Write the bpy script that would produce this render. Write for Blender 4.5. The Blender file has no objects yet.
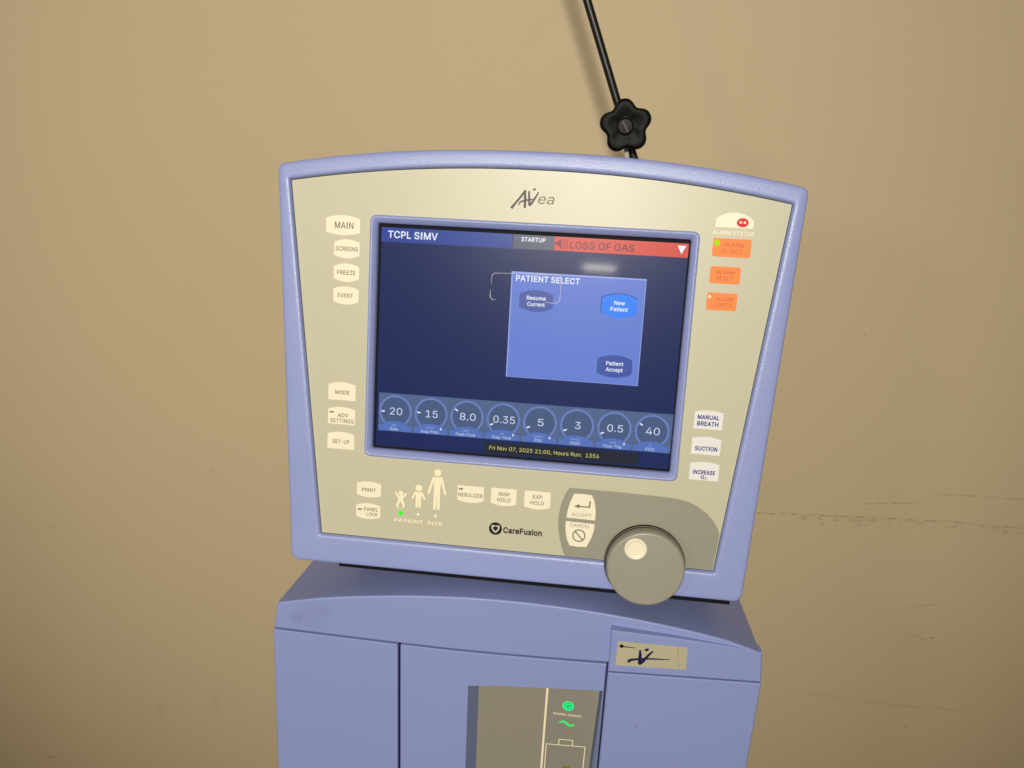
import bpy, bmesh, math
from mathutils import Matrix, Vector
from mathutils.geometry import tessellate_polygon, delaunay_2d_cdt

S = 0.001            # everything below is given in millimetres
FLOOR = -800.0       # underside of the cabinet below the origin (mm)
scene = bpy.context.scene
COL = scene.collection

# ------------------------------------------------------------------ colours and materials
def lin(c):
    out = []
    for v in c:
        v = v / 255.0
        out.append(v / 12.92 if v <= 0.04045 else ((v + 0.055) / 1.055) ** 2.4)
    return (out[0], out[1], out[2], 1.0)

def base_mat(name):
    m = bpy.data.materials.new(name); m.use_nodes = True
    return m, m.node_tree.nodes, m.node_tree.links, m.node_tree.nodes['Principled BSDF']

def plastic(name, rgb, rough=0.45, spec=0.5, bump=0.0, bscale=900.0, vary=0.04, coat=0.0, metal=0.0, vscale=14.0):
    m, N, L, P = base_mat(name)
    P.inputs['Roughness'].default_value = rough
    P.inputs['Specular IOR Level'].default_value = spec
    P.inputs['Metallic'].default_value = metal
    if coat:
        P.inputs['Coat Weight'].default_value = coat
        P.inputs['Coat Roughness'].default_value = 0.25
    tc = N.new('ShaderNodeTexCoord')
    nz = N.new('ShaderNodeTexNoise'); nz.inputs['Scale'].default_value = vscale; nz.inputs['Detail'].default_value = 5
    L.new(tc.outputs['Object'], nz.inputs['Vector'])
    mx = N.new('ShaderNodeMix'); mx.data_type = 'RGBA'
    a = [c * (1 - vary) for c in rgb[:3]] + [1]; b = [min(1, c * (1 + vary)) for c in rgb[:3]] + [1]
    mx.inputs[6].default_value = a; mx.inputs[7].default_value = b
    L.new(nz.outputs['Fac'], mx.inputs[0]); L.new(mx.outputs[2], P.inputs['Base Color'])
    rr = N.new('ShaderNodeMapRange'); rr.inputs[3].default_value = rough * 0.9; rr.inputs[4].default_value = rough * 1.12
    L.new(nz.outputs['Fac'], rr.inputs[0]); L.new(rr.outputs[0], P.inputs['Roughness'])
    if bump:
        n2 = N.new('ShaderNodeTexNoise'); n2.inputs['Scale'].default_value = bscale; n2.inputs['Detail'].default_value = 2
        L.new(tc.outputs['Object'], n2.inputs['Vector'])
        bp = N.new('ShaderNodeBump'); bp.inputs['Strength'].default_value = bump; bp.inputs['Distance'].default_value = 0.0004
        L.new(n2.outputs['Fac'], bp.inputs['Height']); L.new(bp.outputs[0], P.inputs['Normal'])
    return m

def soil(m, spots, grime):
    """small dirt marks fixed to the object, on top of a plastic"""
    N, L = m.node_tree.nodes, m.node_tree.links; P = N['Principled BSDF']
    src = P.inputs['Base Color'].links[0].from_socket
    tc = N.new('ShaderNodeTexCoord'); acc = None
    nz = N.new('ShaderNodeTexNoise'); nz.inputs['Scale'].default_value = 75; nz.inputs['Detail'].default_value = 6; nz.inputs['Roughness'].default_value = 0.7
    L.new(tc.outputs['Object'], nz.inputs['Vector'])
    mp = N.new('ShaderNodeMapRange'); mp.inputs[1].default_value = 0.66; mp.inputs[2].default_value = 0.80; mp.inputs[4].default_value = grime
    L.new(nz.outputs['Fac'], mp.inputs[0]); acc = mp.outputs[0]
    for (x, y, z, rad, s) in spots:
        d = N.new('ShaderNodeVectorMath'); d.operation = 'DISTANCE'; L.new(tc.outputs['Object'], d.inputs[0]); d.inputs[1].default_value = (x, y, z)
        mr = N.new('ShaderNodeMapRange'); mr.interpolation_type = 'SMOOTHSTEP'
        for i, v in ((1, rad*0.15), (2, rad), (3, s), (4, 0.0)): mr.inputs[i].default_value = v
        L.new(d.outputs['Value'], mr.inputs[0])
        mxm = N.new('ShaderNodeMath'); mxm.operation = 'MAXIMUM'; L.new(acc, mxm.inputs[0]); L.new(mr.outputs[0], mxm.inputs[1]); acc = mxm.outputs[0]
    mix = N.new('ShaderNodeMix'); mix.data_type = 'RGBA'; L.new(acc, mix.inputs[0]); L.new(src, mix.inputs[6]); mix.inputs[7].default_value = (0.10, 0.09, 0.10, 1)
    L.new(mix.outputs[2], P.inputs['Base Color'])

def lit(name, srgb, strength=1.0, rough=0.35, spec=0.0, coat=0.0):
    """something that gives off light: display pixels and lamps"""
    m, N, L, P = base_mat(name)
    if coat: P.inputs['Coat Weight'].default_value = coat; P.inputs['Coat Roughness'].default_value = 0.06
    c = lin(srgb)
    P.inputs['Base Color'].default_value = (0.01, 0.01, 0.012, 1)
    P.inputs['Emission Color'].default_value = c
    P.inputs['Emission Strength'].default_value = strength
    P.inputs['Roughness'].default_value = rough
    P.inputs['Specular IOR Level'].default_value = spec
    return m

M = {}
M['lavender'] = plastic('lavender_plastic', (0.262, 0.304, 0.555), 0.34, 0.5, bump=0.5, bscale=1100)
M['cabinet'] = plastic('cabinet_lavender_plastic', (0.236, 0.278, 0.520), 0.44, 0.45, bump=0.35, bscale=1300, vscale=7, vary=0.05)
_cz = -FLOOR*S
soil(M['cabinet'], [(-0.1805, -0.019, _cz - 0.016, 0.009, 0.20), (-0.157, -0.019, _cz - 0.006, 0.008, 0.18), (-0.167, -0.019, _cz - 0.010, 0.020, 0.10), (0.115, -0.024, _cz - 0.080, 0.004, 0.25)], 0.16)
soil(M['lavender'], [], 0.12)
M['gap'] = plastic('dark_gap', (0.03, 0.032, 0.06), 0.7, 0.2)
M['cream'] = plastic('cream_faceplate', (0.488, 0.460, 0.318), 0.40, 0.45, vary=0.02, vscale=6)
M['key'] = plastic('pale_cream_key', (0.80, 0.73, 0.54), 0.4, 0.4, vary=0.02)
M['key_white'] = plastic('white_key', (0.72, 0.70, 0.66), 0.4, 0.4, vary=0.03)
M['key_orange'] = plastic('orange_key', (0.92, 0.235, 0.05), 0.45, 0.2, vary=0.10, vscale=60)
M['ink_grey'] = plastic('grey_ink', (0.22, 0.18, 0.12), 0.5, 0.3)
M['ink_blue'] = plastic('blue_ink', (0.025, 0.030, 0.22), 0.5, 0.3)
M['ink_rust'] = plastic('rust_ink', (0.50, 0.13, 0.04), 0.5, 0.3)
M['ink_black'] = plastic('black_ink', (0.006, 0.006, 0.006), 0.6, 0.15)
M['ink_pale'] = plastic('pale_ink', (0.84, 0.74, 0.50), 0.45, 0.3)
M['ink_logo'] = plastic('grey_logo_ink', (0.105, 0.095, 0.088), 0.5, 0.2)
M['ink_logo_light'] = plastic('light_grey_logo_ink', (0.20, 0.17, 0.13), 0.5, 0.2)
M['grey_zone'] = plastic('olive_grey_print', (0.275, 0.262, 0.195), 0.38, 0.45, vary=0.02)
M['dial'] = plastic('olive_grey_dial', (0.282, 0.266, 0.205), 0.38, 0.45, vary=0.03, bump=0.1)
M['dial_dark'] = plastic('matt_black', (0.006, 0.006, 0.007), 0.8, 0.1)  # dial flange, and the added contact shade block under the monitor
M['black'] = plastic('black_rubber', (0.008, 0.008, 0.008), 0.45, 0.4)
M['black_knob'] = plastic('black_moulded_knob', (0.005, 0.005, 0.004), 0.45, 0.09, bump=0.3, bscale=900)
M['steel'] = plastic('dull_steel', (0.16, 0.15, 0.13), 0.45, 0.5, metal=0.8)
M['screw'] = plastic('dark_screw', (0.022, 0.020, 0.016), 0.5, 0.12)
M['base_panel'] = plastic('grey_brown_panel', (0.250, 0.232, 0.182), 0.36, 0.45, vary=0.02)
M['base_panel_b'] = plastic('grey_brown_panel_inner', (0.238, 0.224, 0.180), 0.36, 0.45, vary=0.02)
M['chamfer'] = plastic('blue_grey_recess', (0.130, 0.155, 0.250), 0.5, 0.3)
M['sticker'] = plastic('yellowed_sticker', (0.430, 0.395, 0.255), 0.42, 0.5, vary=0.06, vscale=40)
M['pen'] = plastic('blue_black_pen', (0.010, 0.008, 0.060), 0.4, 0.4)
M['crease'] = plastic('sticker_crease', (0.36, 0.29, 0.17), 0.4, 0.4)
M['red_gloss'] = lit('red_alarm_lamp', (226, 34, 28), 1.0, 0.25, 0.15)
M['green_led'] = lit('green_lamp', (70, 235, 40), 1.1)
M['lime_led'] = lit('lime_lamp', (165, 225, 10), 1.1)
M['green_icon'] = lit('green_power_icon', (40, 235, 130), 1.1)
M['green_icon_dark'] = lit('green_power_icon_inner', (10, 165, 85), 1.0)
M['green_wave'] = lit('green_wave_icon', (50, 235, 110), 1.0)
M['amber_dim'] = lit('dim_lamp', (140, 132, 30), 0.7)
M['white_led'] = lit('pale_lamp', (255, 240, 200), 0.9)
# display
M['s_black'] = plastic('black_screen_mask', (0.004, 0.004, 0.006), 0.6, 0.1)
def sc(name, rgb, k=1.0):
    M[name] = lit('display_' + name, rgb, k, 0.30, 0.10, 0.10)
sc('navy', (10, 31, 84)); sc('title_blue', (42, 68, 148)); sc('status_grey', (84, 90, 108)); sc('alarm_red', (212, 74, 60))
sc('white', (232, 238, 250)); sc('pale_blue', (205, 215, 235)); sc('popup', (100, 124, 206)); sc('popup_edge', (150, 168, 232))
sc('button_dull', (76, 92, 160)); sc('button_bright', (40, 128, 246)); sc('button_mid', (62, 84, 160))
sc('gauge_band', (78, 98, 136)); sc('gauge_face', (68, 88, 126)); sc('gauge_ring', (104, 124, 186)); sc('gauge_tab', (82, 110, 182)); sc('gauge_text', (170, 186, 222))
sc('message_box', (22, 30, 44)); sc('yellow', (214, 204, 110)); sc('alarm_text', (120, 44, 58)); sc('outline_dark', (46, 62, 128))
M['mark'] = plastic('pale_outline', (0.45, 0.45, 0.50), 0.5, 0.3)

# ------------------------------------------------------------------ helpers
def tag(o, label, cat=None, group=None, kind=None):
    if label: o['label'] = label
    if cat: o['category'] = cat
    if group: o['group'] = group
    if kind: o['kind'] = kind

def empty(name, loc, rot=None):
    o = bpy.data.objects.new(name, None); COL.objects.link(o)
    o.empty_display_size = 0.05
    mw = Matrix.Translation(Vector(loc))
    if rot is not None: mw = mw @ rot.to_4x4()
    o.matrix_world = mw
    return o

# letter shapes: character, advance, outline loops (1/1000 em)
GLYPHS = """\
% 676 175,283,155,284,137,289,121,297,107,308,95,320,86,335,80,351,76,369,75,388,75,412,76,431,80,448,87,464,96,479,107,492,121,503,137,511,155,515,175,517,196,515,214,511,230,503,244,492,255,479,264,464,270,448,274,431,276,412,276,388,274,369,270,351,264,335,255,320,244,308,230,297,214,289,196,284;175,327,191,329,203,335,212,346,218,358,222,372,223,388,223,412,222,428,219,441,213,454,204,464,191,470,175,473,160,470,148,464,138,454,132,441,128,428,127,412,127,388,128,372,132,358,138,346,147,335,160,329;501,-10,481,-8,462,-3,446,5,432,15,421,28,412,43,406,59,402,77,400,95,400,120,402,138,406,156,412,172,421,187,433,200,447,210,463,218,481,223,501,225,522,223,540,218,556,210,570,200,581,187,590,172,596,156,600,138,601,120,601,95,600,77,596,59,589,43,580,28,569,15,555,5,540,-3,521,-8;501,35,517,37,529,43,538,53,544,66,548,80,549,95,549,120,548,135,544,149,538,162,529,172,517,178,501,180,486,178,473,172,464,162,458,149,454,135,453,120,453,95,454,80,458,66,464,53,473,43,485,37;132,0,482,509,540,509,191,0
, 188 38,-119,68,71,137,71,84,-119
- 453 337,244,337,188,114,188,114,244
. 188 95,-4,83,-3,73,1,63,9,55,18,51,29,50,41,51,53,55,64,63,73,73,81,83,85,95,87,107,85,118,81,128,73,135,64,140,53,141,41,140,29,135,18,128,9,118,1,107,-3
/ 249 235,533,71,-76,14,-76,178,533
0 453 227,-7,191,-3,158,7,130,24,105,48,85,77,69,113,57,155,50,202,48,254,50,306,57,353,69,395,85,431,106,461,130,484,159,502,191,512,227,516,262,512,295,502,323,484,348,461,368,431,384,395,396,353,403,306,405,254,403,202,396,155,384,113,368,77,348,48,323,24,295,7,263,-3;227,50,250,52,271,60,290,74,306,92,320,116,330,144,338,176,342,213,344,254,342,295,338,332,330,365,320,393,306,416,290,435,271,449,250,457,227,460,203,457,182,449,163,435,147,416,134,393,123,365,115,332,111,295,109,254,111,213,115,176,123,144,134,116,147,92,163,74,182,60,203,52
1 453 76,0,76,55,391,55,391,0;276,509,276,0,212,0,212,448,209,448,86,358,86,427,198,509
2 453 64,0,64,47,234,229,252,248,268,266,282,282,294,298,303,312,311,327,316,341,319,356,320,371,319,389,315,405,308,419,298,431,287,441,273,449,258,455,241,458,224,460,205,458,188,454,172,447,159,438,148,427,139,413,132,398,128,381,127,362,66,362,68,391,75,418,86,442,102,464,121,482,143,496,168,507,196,513,225,516,254,513,281,507,306,497,328,482,346,465,361,445,372,423,379,398,381,372,380,354,377,336,371,318,363,299,351,280,336,259,317,235,294,209,267,180,153,60,153,57,389,57,389,0
3 453 218,-7,188,-5,159,1,133,10,108,22,88,38,70,57,57,79,48,104,44,132,109,132,112,115,118,100,126,87,137,76,150,66,165,59,182,54,200,51,219,50,239,51,258,55,275,61,291,69,304,80,315,93,323,108,328,125,329,145,328,163,323,180,316,196,306,211,292,223,275,234,254,241,229,246,201,248,157,248,157,299,288,448,288,452,70,452,70,509,372,509,372,461,211,278,211,289,247,290,279,286,308,276,333,262,354,244,371,222,383,198,391,173,393,145,390,116,383,90,370,66,354,45,333,27,309,12,281,2,251,-5
4 453 40,105,40,158,247,509,311,509,109,166,109,163,413,163,413,105;282,0,282,121,282,146,282,318,343,318,343,0
5 453 221,-7,192,-5,165,1,140,11,118,25,99,41,83,60,71,82,63,105,60,130,122,130,125,115,130,102,138,89,148,78,160,68,173,60,188,54,204,51,221,50,241,51,259,56,276,64,291,75,304,89,314,104,322,122,326,141,328,162,326,183,321,203,314,221,303,237,290,251,275,262,257,270,238,275,218,277,201,276,184,273,167,268,152,262,139,255,128,246,67,253,96,509,366,509,366,452,151,452,134,301,148,311,162,318,178,325,194,330,212,333,229,334,252,332,274,328,294,321,313,311,330,299,345,285,358,269,370,251,379,231,386,210,390,187,391,163,388,132,381,102,369,76,352,52,332,32,309,15,282,3,253,-4
6 453 226,-7,196,-4,168,3,142,15,119,31,100,51,84,74,73,101,66,130,64,162,65,187,71,212,80,239,93,268,112,302,137,340,252,509,322,509,151,261,145,261,151,270,157,279,165,288,174,295,184,302,196,307,208,311,221,313,235,314,265,312,291,305,316,295,337,280,355,262,370,240,380,215,387,187,389,157,387,127,379,98,368,73,352,50,333,30,310,14,284,3,257,-4;226,48,245,50,263,55,279,63,293,73,304,86,314,101,322,119,326,137,327,157,326,178,322,196,314,213,304,228,293,241,279,251,263,259,245,264,226,265,207,264,190,259,174,252,160,241,148,229,138,214,131,197,126,179,125,158,126,138,131,119,138,102,148,86,160,73,174,63,190,55,207,50
7 453 97,0,323,448,323,452,62,452,62,509,391,509,391,449,165,0
8 453 226,-7,193,-5,163,1,136,11,111,25,91,42,74,62,62,84,54,109,52,135,53,156,58,176,65,195,75,212,87,228,101,241,117,252,134,260,153,265,129,276,109,289,93,308,80,330,73,354,70,380,73,405,79,429,90,450,106,469,124,485,146,498,170,508,197,514,226,516,255,514,282,508,306,498,328,485,346,469,361,450,373,429,379,405,382,380,379,354,372,330,359,308,343,289,323,276,300,267,319,260,335,252,351,241,365,228,377,212,387,195,395,176,399,156,401,135,398,109,391,84,378,62,362,42,341,25,317,11,289,1,259,-5;226,49,248,50,267,54,285,60,300,69,313,79,323,91,331,106,335,121,337,139,335,157,330,173,322,189,312,202,298,213,283,223,265,230,247,234,226,235,206,234,187,230,169,223,154,213,140,202,130,189,122,173,117,157,115,139,117,121,121,106,129,91,139,79,152,69,167,60,185,54,205,50;226,290,244,291,260,294,274,300,287,308,298,318,307,330,314,344,318,359,319,376,318,392,314,407,308,420,299,432,288,442,275,449,260,455,244,459,226,460,208,459,192,455,177,449,164,442,153,432,145,420,138,407,134,392,133,376,134,359,138,344,145,330,154,318,165,308,178,300,193,294,209,291
9 453 226,516,256,513,285,506,310,494,333,478,352,458,368,434,380,408,387,378,389,347,387,322,382,296,373,270,359,240,340,207,315,168,200,0,130,0,301,248,307,248,302,238,295,229,287,221,278,214,268,207,257,202,245,198,232,195,218,195,188,197,161,203,137,214,116,229,98,247,83,269,72,294,66,321,64,352,66,382,73,411,85,436,101,459,120,479,143,494,168,506,196,513;226,460,207,459,190,454,174,446,160,435,148,423,138,407,131,390,127,372,125,352,127,331,131,313,138,295,148,280,160,268,174,257,190,250,207,245,226,243,245,245,263,249,279,257,293,267,305,280,314,295,322,312,326,330,327,350,326,371,322,390,314,407,305,422,293,435,279,446,263,454,245,459
: 188 95,-4,83,-3,73,1,63,9,55,18,51,29,50,41,51,53,55,64,63,73,73,81,83,85,95,87,107,85,118,81,128,73,135,64,140,53,141,41,140,29,135,18,128,9,118,1,107,-3;95,271,83,272,73,277,63,284,55,294,51,304,50,316,51,328,55,339,63,349,73,356,83,360,95,362,107,360,118,356,128,349,135,339,140,328,141,316,140,304,135,294,128,284,118,277,107,272
A 480 16,0,201,509,276,509,463,0,395,0,287,302,280,323,272,346,264,372,255,402,244,438,232,478,245,478,233,437,222,402,213,371,204,345,197,322,191,302,85,0;110,142,110,199,370,199,370,142
B 456 60,0,60,509,241,509,274,507,304,501,329,491,350,477,367,461,381,442,390,421,396,398,398,374,397,353,393,336,387,320,378,307,368,295,356,286,343,278,329,272,315,267,315,262,331,260,347,254,363,245,378,234,391,220,402,203,411,184,416,161,418,136,416,111,410,88,400,67,386,48,368,31,344,18,317,8,284,2,247,0;125,57,245,57,281,60,309,67,330,80,344,96,353,115,355,137,354,153,350,169,342,184,333,197,320,209,306,218,289,225,269,229,248,231,125,231;125,285,238,285,256,287,273,290,288,296,302,304,314,314,323,326,330,340,335,355,336,372,333,393,326,412,313,429,294,442,270,449,240,452,125,452
C 510 267,-7,225,-3,186,7,150,25,119,49,92,79,70,115,53,157,44,203,40,254,44,305,53,352,70,393,92,429,119,459,150,484,186,501,225,512,267,516,293,514,317,511,340,504,362,496,383,485,402,471,419,456,435,438,448,418,459,397,467,373,473,348,408,348,404,365,397,380,389,395,380,407,369,418,357,428,344,437,330,444,315,449,300,453,284,455,267,456,237,453,209,445,184,432,161,414,141,391,125,364,113,332,106,295,103,254,106,213,113,177,125,145,141,117,161,94,184,76,210,63,237,56,267,53,284,54,300,56,315,60,330,65,344,72,357,81,369,90,380,102,389,114,397,128,404,144,408,160,473,160,467,135,459,112,448,91,435,71,420,53,402,38,383,24,363,13,341,5,317,-2,293,-6
D 502 219,0,96,0,96,57,215,57,254,60,288,68,318,81,343,99,363,122,379,149,390,181,397,216,399,255,397,294,390,329,379,361,364,388,344,410,320,428,291,441,258,449,221,452,93,452,93,509,225,509,273,505,315,495,353,478,385,455,412,426,433,391,449,351,458,306,462,255,458,205,449,159,433,119,411,83,384,54,351,31,312,14,268,3;125,509,125,0,60,0,60,509
E 419 60,0,60,509,372,509,372,452,125,452,125,286,355,286,355,229,125,229,125,57,375,57,375,0
F 410 60,0,60,509,369,509,369,452,125,452,125,278,346,278,346,221,125,221,125,0
G 520 269,-7,225,-3,185,7,149,25,118,49,91,79,69,116,53,157,43,203,40,254,43,305,53,352,69,393,91,429,117,459,149,484,184,501,223,512,265,516,291,514,316,510,340,504,363,494,384,483,403,469,421,453,436,436,449,416,460,395,468,373,474,349,408,349,402,365,395,379,387,393,378,406,368,417,356,427,344,436,330,443,315,448,300,453,283,455,265,456,236,453,209,445,183,432,160,414,141,392,125,364,113,332,106,295,103,254,106,213,113,177,125,145,141,117,161,95,184,76,210,63,238,56,269,53,296,55,322,61,345,71,365,85,382,102,396,123,407,147,413,173,415,202,434,199,283,199,283,256,478,256,478,200,475,160,466,124,451,91,431,62,406,38,377,19,344,5,308,-4
H 517 60,0,60,509,125,509,125,289,392,289,392,509,457,509,457,0,392,0,392,232,125,232,125,0
I 300 31,0,31,57,118,57,118,452,31,452,31,509,269,509,269,452,183,452,183,57,269,57,269,0
K 467 104,145,104,216,116,231,128,246,139,261,151,275,162,289,174,303,187,317,199,331,212,344,364,509,448,509,231,276,228,276;60,0,60,509,125,509,125,334,124,225,125,193,125,0;372,0,188,259,228,309,449,0
L 393 60,0,60,509,125,509,125,57,361,57,361,0
M 628 60,0,60,509,152,509,277,187,280,179,284,170,287,159,291,147,295,135,299,123,303,110,307,97,311,84,315,71,319,60,322,49,307,49,311,59,314,71,318,83,322,95,326,108,330,121,334,134,338,146,342,158,346,169,349,179,352,187,476,509,568,509,568,0,504,0,504,291,504,302,504,314,504,327,505,340,505,354,505,369,505,383,506,398,506,413,506,428,507,443,507,457,513,457,508,441,503,425,498,409,492,393,487,378,482,363,477,348,472,335,467,322,463,310,459,300,456,291,342,0,286,0,170,291,167,300,163,310,159,321,155,333,150,347,145,361,140,376,134,392,129,408,124,424,118,441,112,457,119,457,119,444,120,430,120,416,120,401,121,386,121,372,121,357,121,342,122,328,122,315,122,302,122,291,122,0
N 523 60,0,60,509,136,509,343,183,349,174,355,163,363,151,371,137,379,122,388,107,396,90,405,73,414,55,405,54,403,72,402,90,401,108,400,126,399,142,399,157,399,171,399,184,399,195,399,509,463,509,463,0,387,0,202,290,194,303,186,317,177,331,168,346,159,363,148,381,136,402,123,425,108,452,119,454,120,429,121,406,122,384,123,363,124,345,124,328,125,313,125,301,125,291,125,0
O 533 267,-7,225,-3,186,7,150,25,119,49,92,79,70,115,53,157,44,203,40,254,44,305,53,352,70,393,92,429,119,459,150,484,186,501,225,512,267,516,309,512,348,501,384,484,415,459,442,429,464,393,480,352,490,305,493,254,490,203,480,157,464,115,442,79,415,49,384,25,348,7,309,-3;267,53,296,55,324,63,349,76,372,94,392,116,408,144,420,176,428,213,430,254,428,295,420,332,408,365,392,392,372,415,349,433,324,446,296,453,267,456,237,453,210,445,184,433,161,415,142,392,125,364,113,332,106,295,103,254,106,213,113,176,125,144,142,117,161,94,184,76,210,63,237,55
P 445 60,0,60,509,235,509,272,506,305,499,332,487,356,471,375,452,390,430,400,404,407,377,409,348,407,318,400,291,390,265,375,243,356,223,332,207,305,195,272,188,235,186,109,186,109,242,233,242,257,244,279,248,297,256,312,266,324,279,333,294,339,310,343,328,344,348,343,367,339,385,333,402,324,416,312,428,297,439,279,446,257,451,232,452,125,452,125,0
R 449 60,0,60,509,236,509,273,506,305,500,333,489,356,473,376,455,390,433,401,408,407,381,409,352,407,323,401,296,390,271,376,250,356,232,333,217,305,206,273,200,236,198,96,198,96,255,234,255,258,256,280,260,298,267,313,276,325,287,334,300,340,316,344,333,345,352,344,371,340,389,334,405,325,419,313,430,298,440,279,446,258,451,233,452,125,452,125,0;353,0,230,229,303,229,428,0
S 447 224,-9,188,-7,156,-1,128,9,102,23,81,40,64,60,51,83,42,109,38,137,104,137,108,118,114,102,123,88,136,76,150,66,166,59,185,53,204,50,224,49,246,50,267,54,286,60,303,69,317,79,329,92,338,106,344,122,346,139,344,154,340,168,332,179,322,189,310,197,296,205,280,211,263,217,245,222,184,239,145,253,112,269,86,289,67,313,56,341,52,372,54,400,62,425,75,448,92,468,113,484,138,498,165,508,195,514,227,516,259,514,289,508,316,498,340,484,360,468,377,449,390,427,398,403,401,378,337,378,332,402,320,421,302,437,280,449,254,456,225,459,204,457,185,454,167,448,152,440,139,430,129,418,121,405,117,391,115,376,117,359,122,345,131,334,142,324,155,315,169,308,184,302,198,297,212,293,264,279,279,275,295,270,312,264,328,256,344,248,359,238,372,226,384,213,395,198,402,180,407,161,408,139,406,112,399,87,386,64,370,43,349,25,323,11,294,0,261,-7
T 449 32,452,32,509,417,509,417,452,257,452,257,0,193,0,193,452
U 517 259,-8,220,-6,186,2,154,15,126,33,103,55,85,80,71,108,63,140,60,173,60,509,124,509,124,178,126,155,132,133,141,113,153,95,169,80,187,68,208,59,232,53,259,52,285,53,309,59,331,68,349,80,364,95,377,113,385,133,391,155,393,178,393,509,457,509,457,173,454,140,446,108,433,80,414,55,391,33,363,15,332,2,297,-6
V 480 204,0,16,509,84,509,192,206,199,187,207,164,215,137,225,106,236,71,248,31,235,31,247,71,257,107,267,138,276,165,283,187,290,206,395,509,463,509,278,0
W 686 155,0,16,509,82,509,163,196,167,179,172,162,175,145,179,128,183,111,187,94,190,76,194,58,197,40,189,40,193,58,196,76,200,94,203,111,207,128,211,145,215,162,220,179,224,196,306,509,380,509,462,196,466,179,470,162,474,145,478,128,482,111,486,94,490,76,494,58,497,40,488,40,492,58,495,76,499,94,503,111,506,128,510,145,515,162,519,179,523,196,603,509,670,509,530,0,455,0,368,323,362,345,357,368,351,391,346,417,341,445,336,475,350,475,345,446,340,420,335,395,330,371,324,347,318,323,230,0
X 474 18,0,217,284,217,236,29,509,104,509,178,400,188,386,196,373,204,361,211,350,217,340,223,329,230,318,236,305,243,292,232,292,239,305,246,317,252,329,258,339,265,350,272,361,280,373,288,386,298,400,374,509,446,509,259,239,259,287,456,0,382,0,292,129,283,142,275,154,268,165,262,175,256,185,250,195,244,206,237,218,230,231,244,231,238,219,231,207,225,196,219,186,213,176,206,166,199,155,191,143,182,129,91,0
Z 438 42,0,42,46,273,385,284,400,295,415,306,431,318,446,329,461,341,476,348,454,327,453,306,453,285,452,265,452,244,452,223,452,40,452,40,509,397,509,397,462,169,129,157,113,146,97,134,81,122,65,110,49,97,33,90,54,111,55,131,56,152,57,173,57,193,57,214,57,399,57,399,0
a 389 160,-9,137,-7,115,-3,94,5,76,15,60,29,48,45,38,63,32,84,30,108,32,128,36,146,43,161,53,174,64,184,78,193,92,200,108,206,125,211,143,214,161,217,178,220,200,223,218,225,234,227,247,229,257,231,265,235,271,240,274,246,276,255,275,272,272,285,267,297,260,307,251,315,240,322,227,327,212,330,196,331,178,330,163,327,149,322,137,316,127,309,118,301,110,292,104,283,100,274,41,291,51,313,64,331,79,346,95,358,114,368,133,375,153,380,173,383,194,384,208,384,223,382,239,379,255,375,271,369,286,360,300,350,312,336,322,320,330,301,335,278,337,251,337,0,277,0,277,52,272,52,267,43,260,34,252,25,242,16,229,8,215,1,199,-4,181,-7;170,45,192,47,211,51,228,59,242,68,254,80,263,93,270,108,274,122,276,138,276,190,272,187,267,184,259,182,251,180,241,178,231,176,221,174,210,173,200,171,191,170,182,169,175,168,161,166,147,163,134,159,122,153,112,147,103,139,97,130,93,118,92,105,93,93,96,82,102,72,109,64,119,57,130,52,142,48,156,46
b 424 229,-8,208,-7,189,-3,172,4,159,12,147,21,138,31,130,41,123,50,118,59,112,59,112,0,53,0,53,509,114,509,114,319,118,319,123,327,130,336,137,346,147,355,158,364,171,373,188,379,207,383,229,384,259,382,287,374,313,361,335,342,354,320,370,293,381,261,388,227,390,189,388,151,381,116,370,84,355,57,336,34,313,16,288,3,260,-6;220,47,242,49,262,55,279,66,294,80,306,97,316,117,323,139,327,163,328,189,327,215,323,239,316,261,307,281,295,298,280,311,262,322,243,328,220,330,198,328,178,322,161,312,147,299,134,282,125,263,118,241,114,216,113,189,114,162,118,138,125,115,135,95,147,78,162,65,179,55,198,49
c 396 207,-8,174,-5,144,3,117,16,93,35,72,58,56,85,44,116,37,150,34,187,37,225,44,260,56,291,72,318,93,341,117,360,144,374,174,382,207,384,226,384,243,381,260,377,276,371,291,364,305,356,318,346,330,335,340,322,349,308,356,293,362,277,303,262,300,272,295,281,290,289,284,297,278,304,270,311,261,316,252,321,242,325,231,328,220,329,207,330,184,328,163,321,145,310,130,296,118,278,108,258,102,236,98,212,96,187,98,163,102,139,108,117,118,97,130,80,145,66,163,55,184,49,207,46,220,47,232,49,243,52,253,55,262,60,271,66,279,73,285,80,292,89,297,98,301,107,304,117,363,102,357,86,350,70,341,56,331,43,319,32,306,21,292,12,277,5,261,-1,244,-5,226,-7
e 404 212,-8,177,-5,145,3,117,16,92,35,72,58,56,85,44,116,37,150,34,187,36,224,44,258,55,290,71,317,91,340,115,359,142,373,172,382,205,384,226,383,246,380,266,374,285,366,303,355,319,341,334,324,347,305,357,282,365,256,370,227,371,194,371,169,75,169,75,221,338,221,310,202,308,226,304,248,298,269,288,286,277,301,263,314,246,323,227,328,205,330,183,328,164,323,146,313,131,301,119,286,109,270,102,251,97,231,96,211,96,178,98,151,102,127,110,106,121,88,135,73,151,61,169,53,190,48,212,46,227,47,241,49,254,53,265,58,276,65,285,73,294,82,300,93,306,105,365,91,358,72,348,55,335,39,320,26,302,14,283,4,261,-3,237,-7
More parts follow.
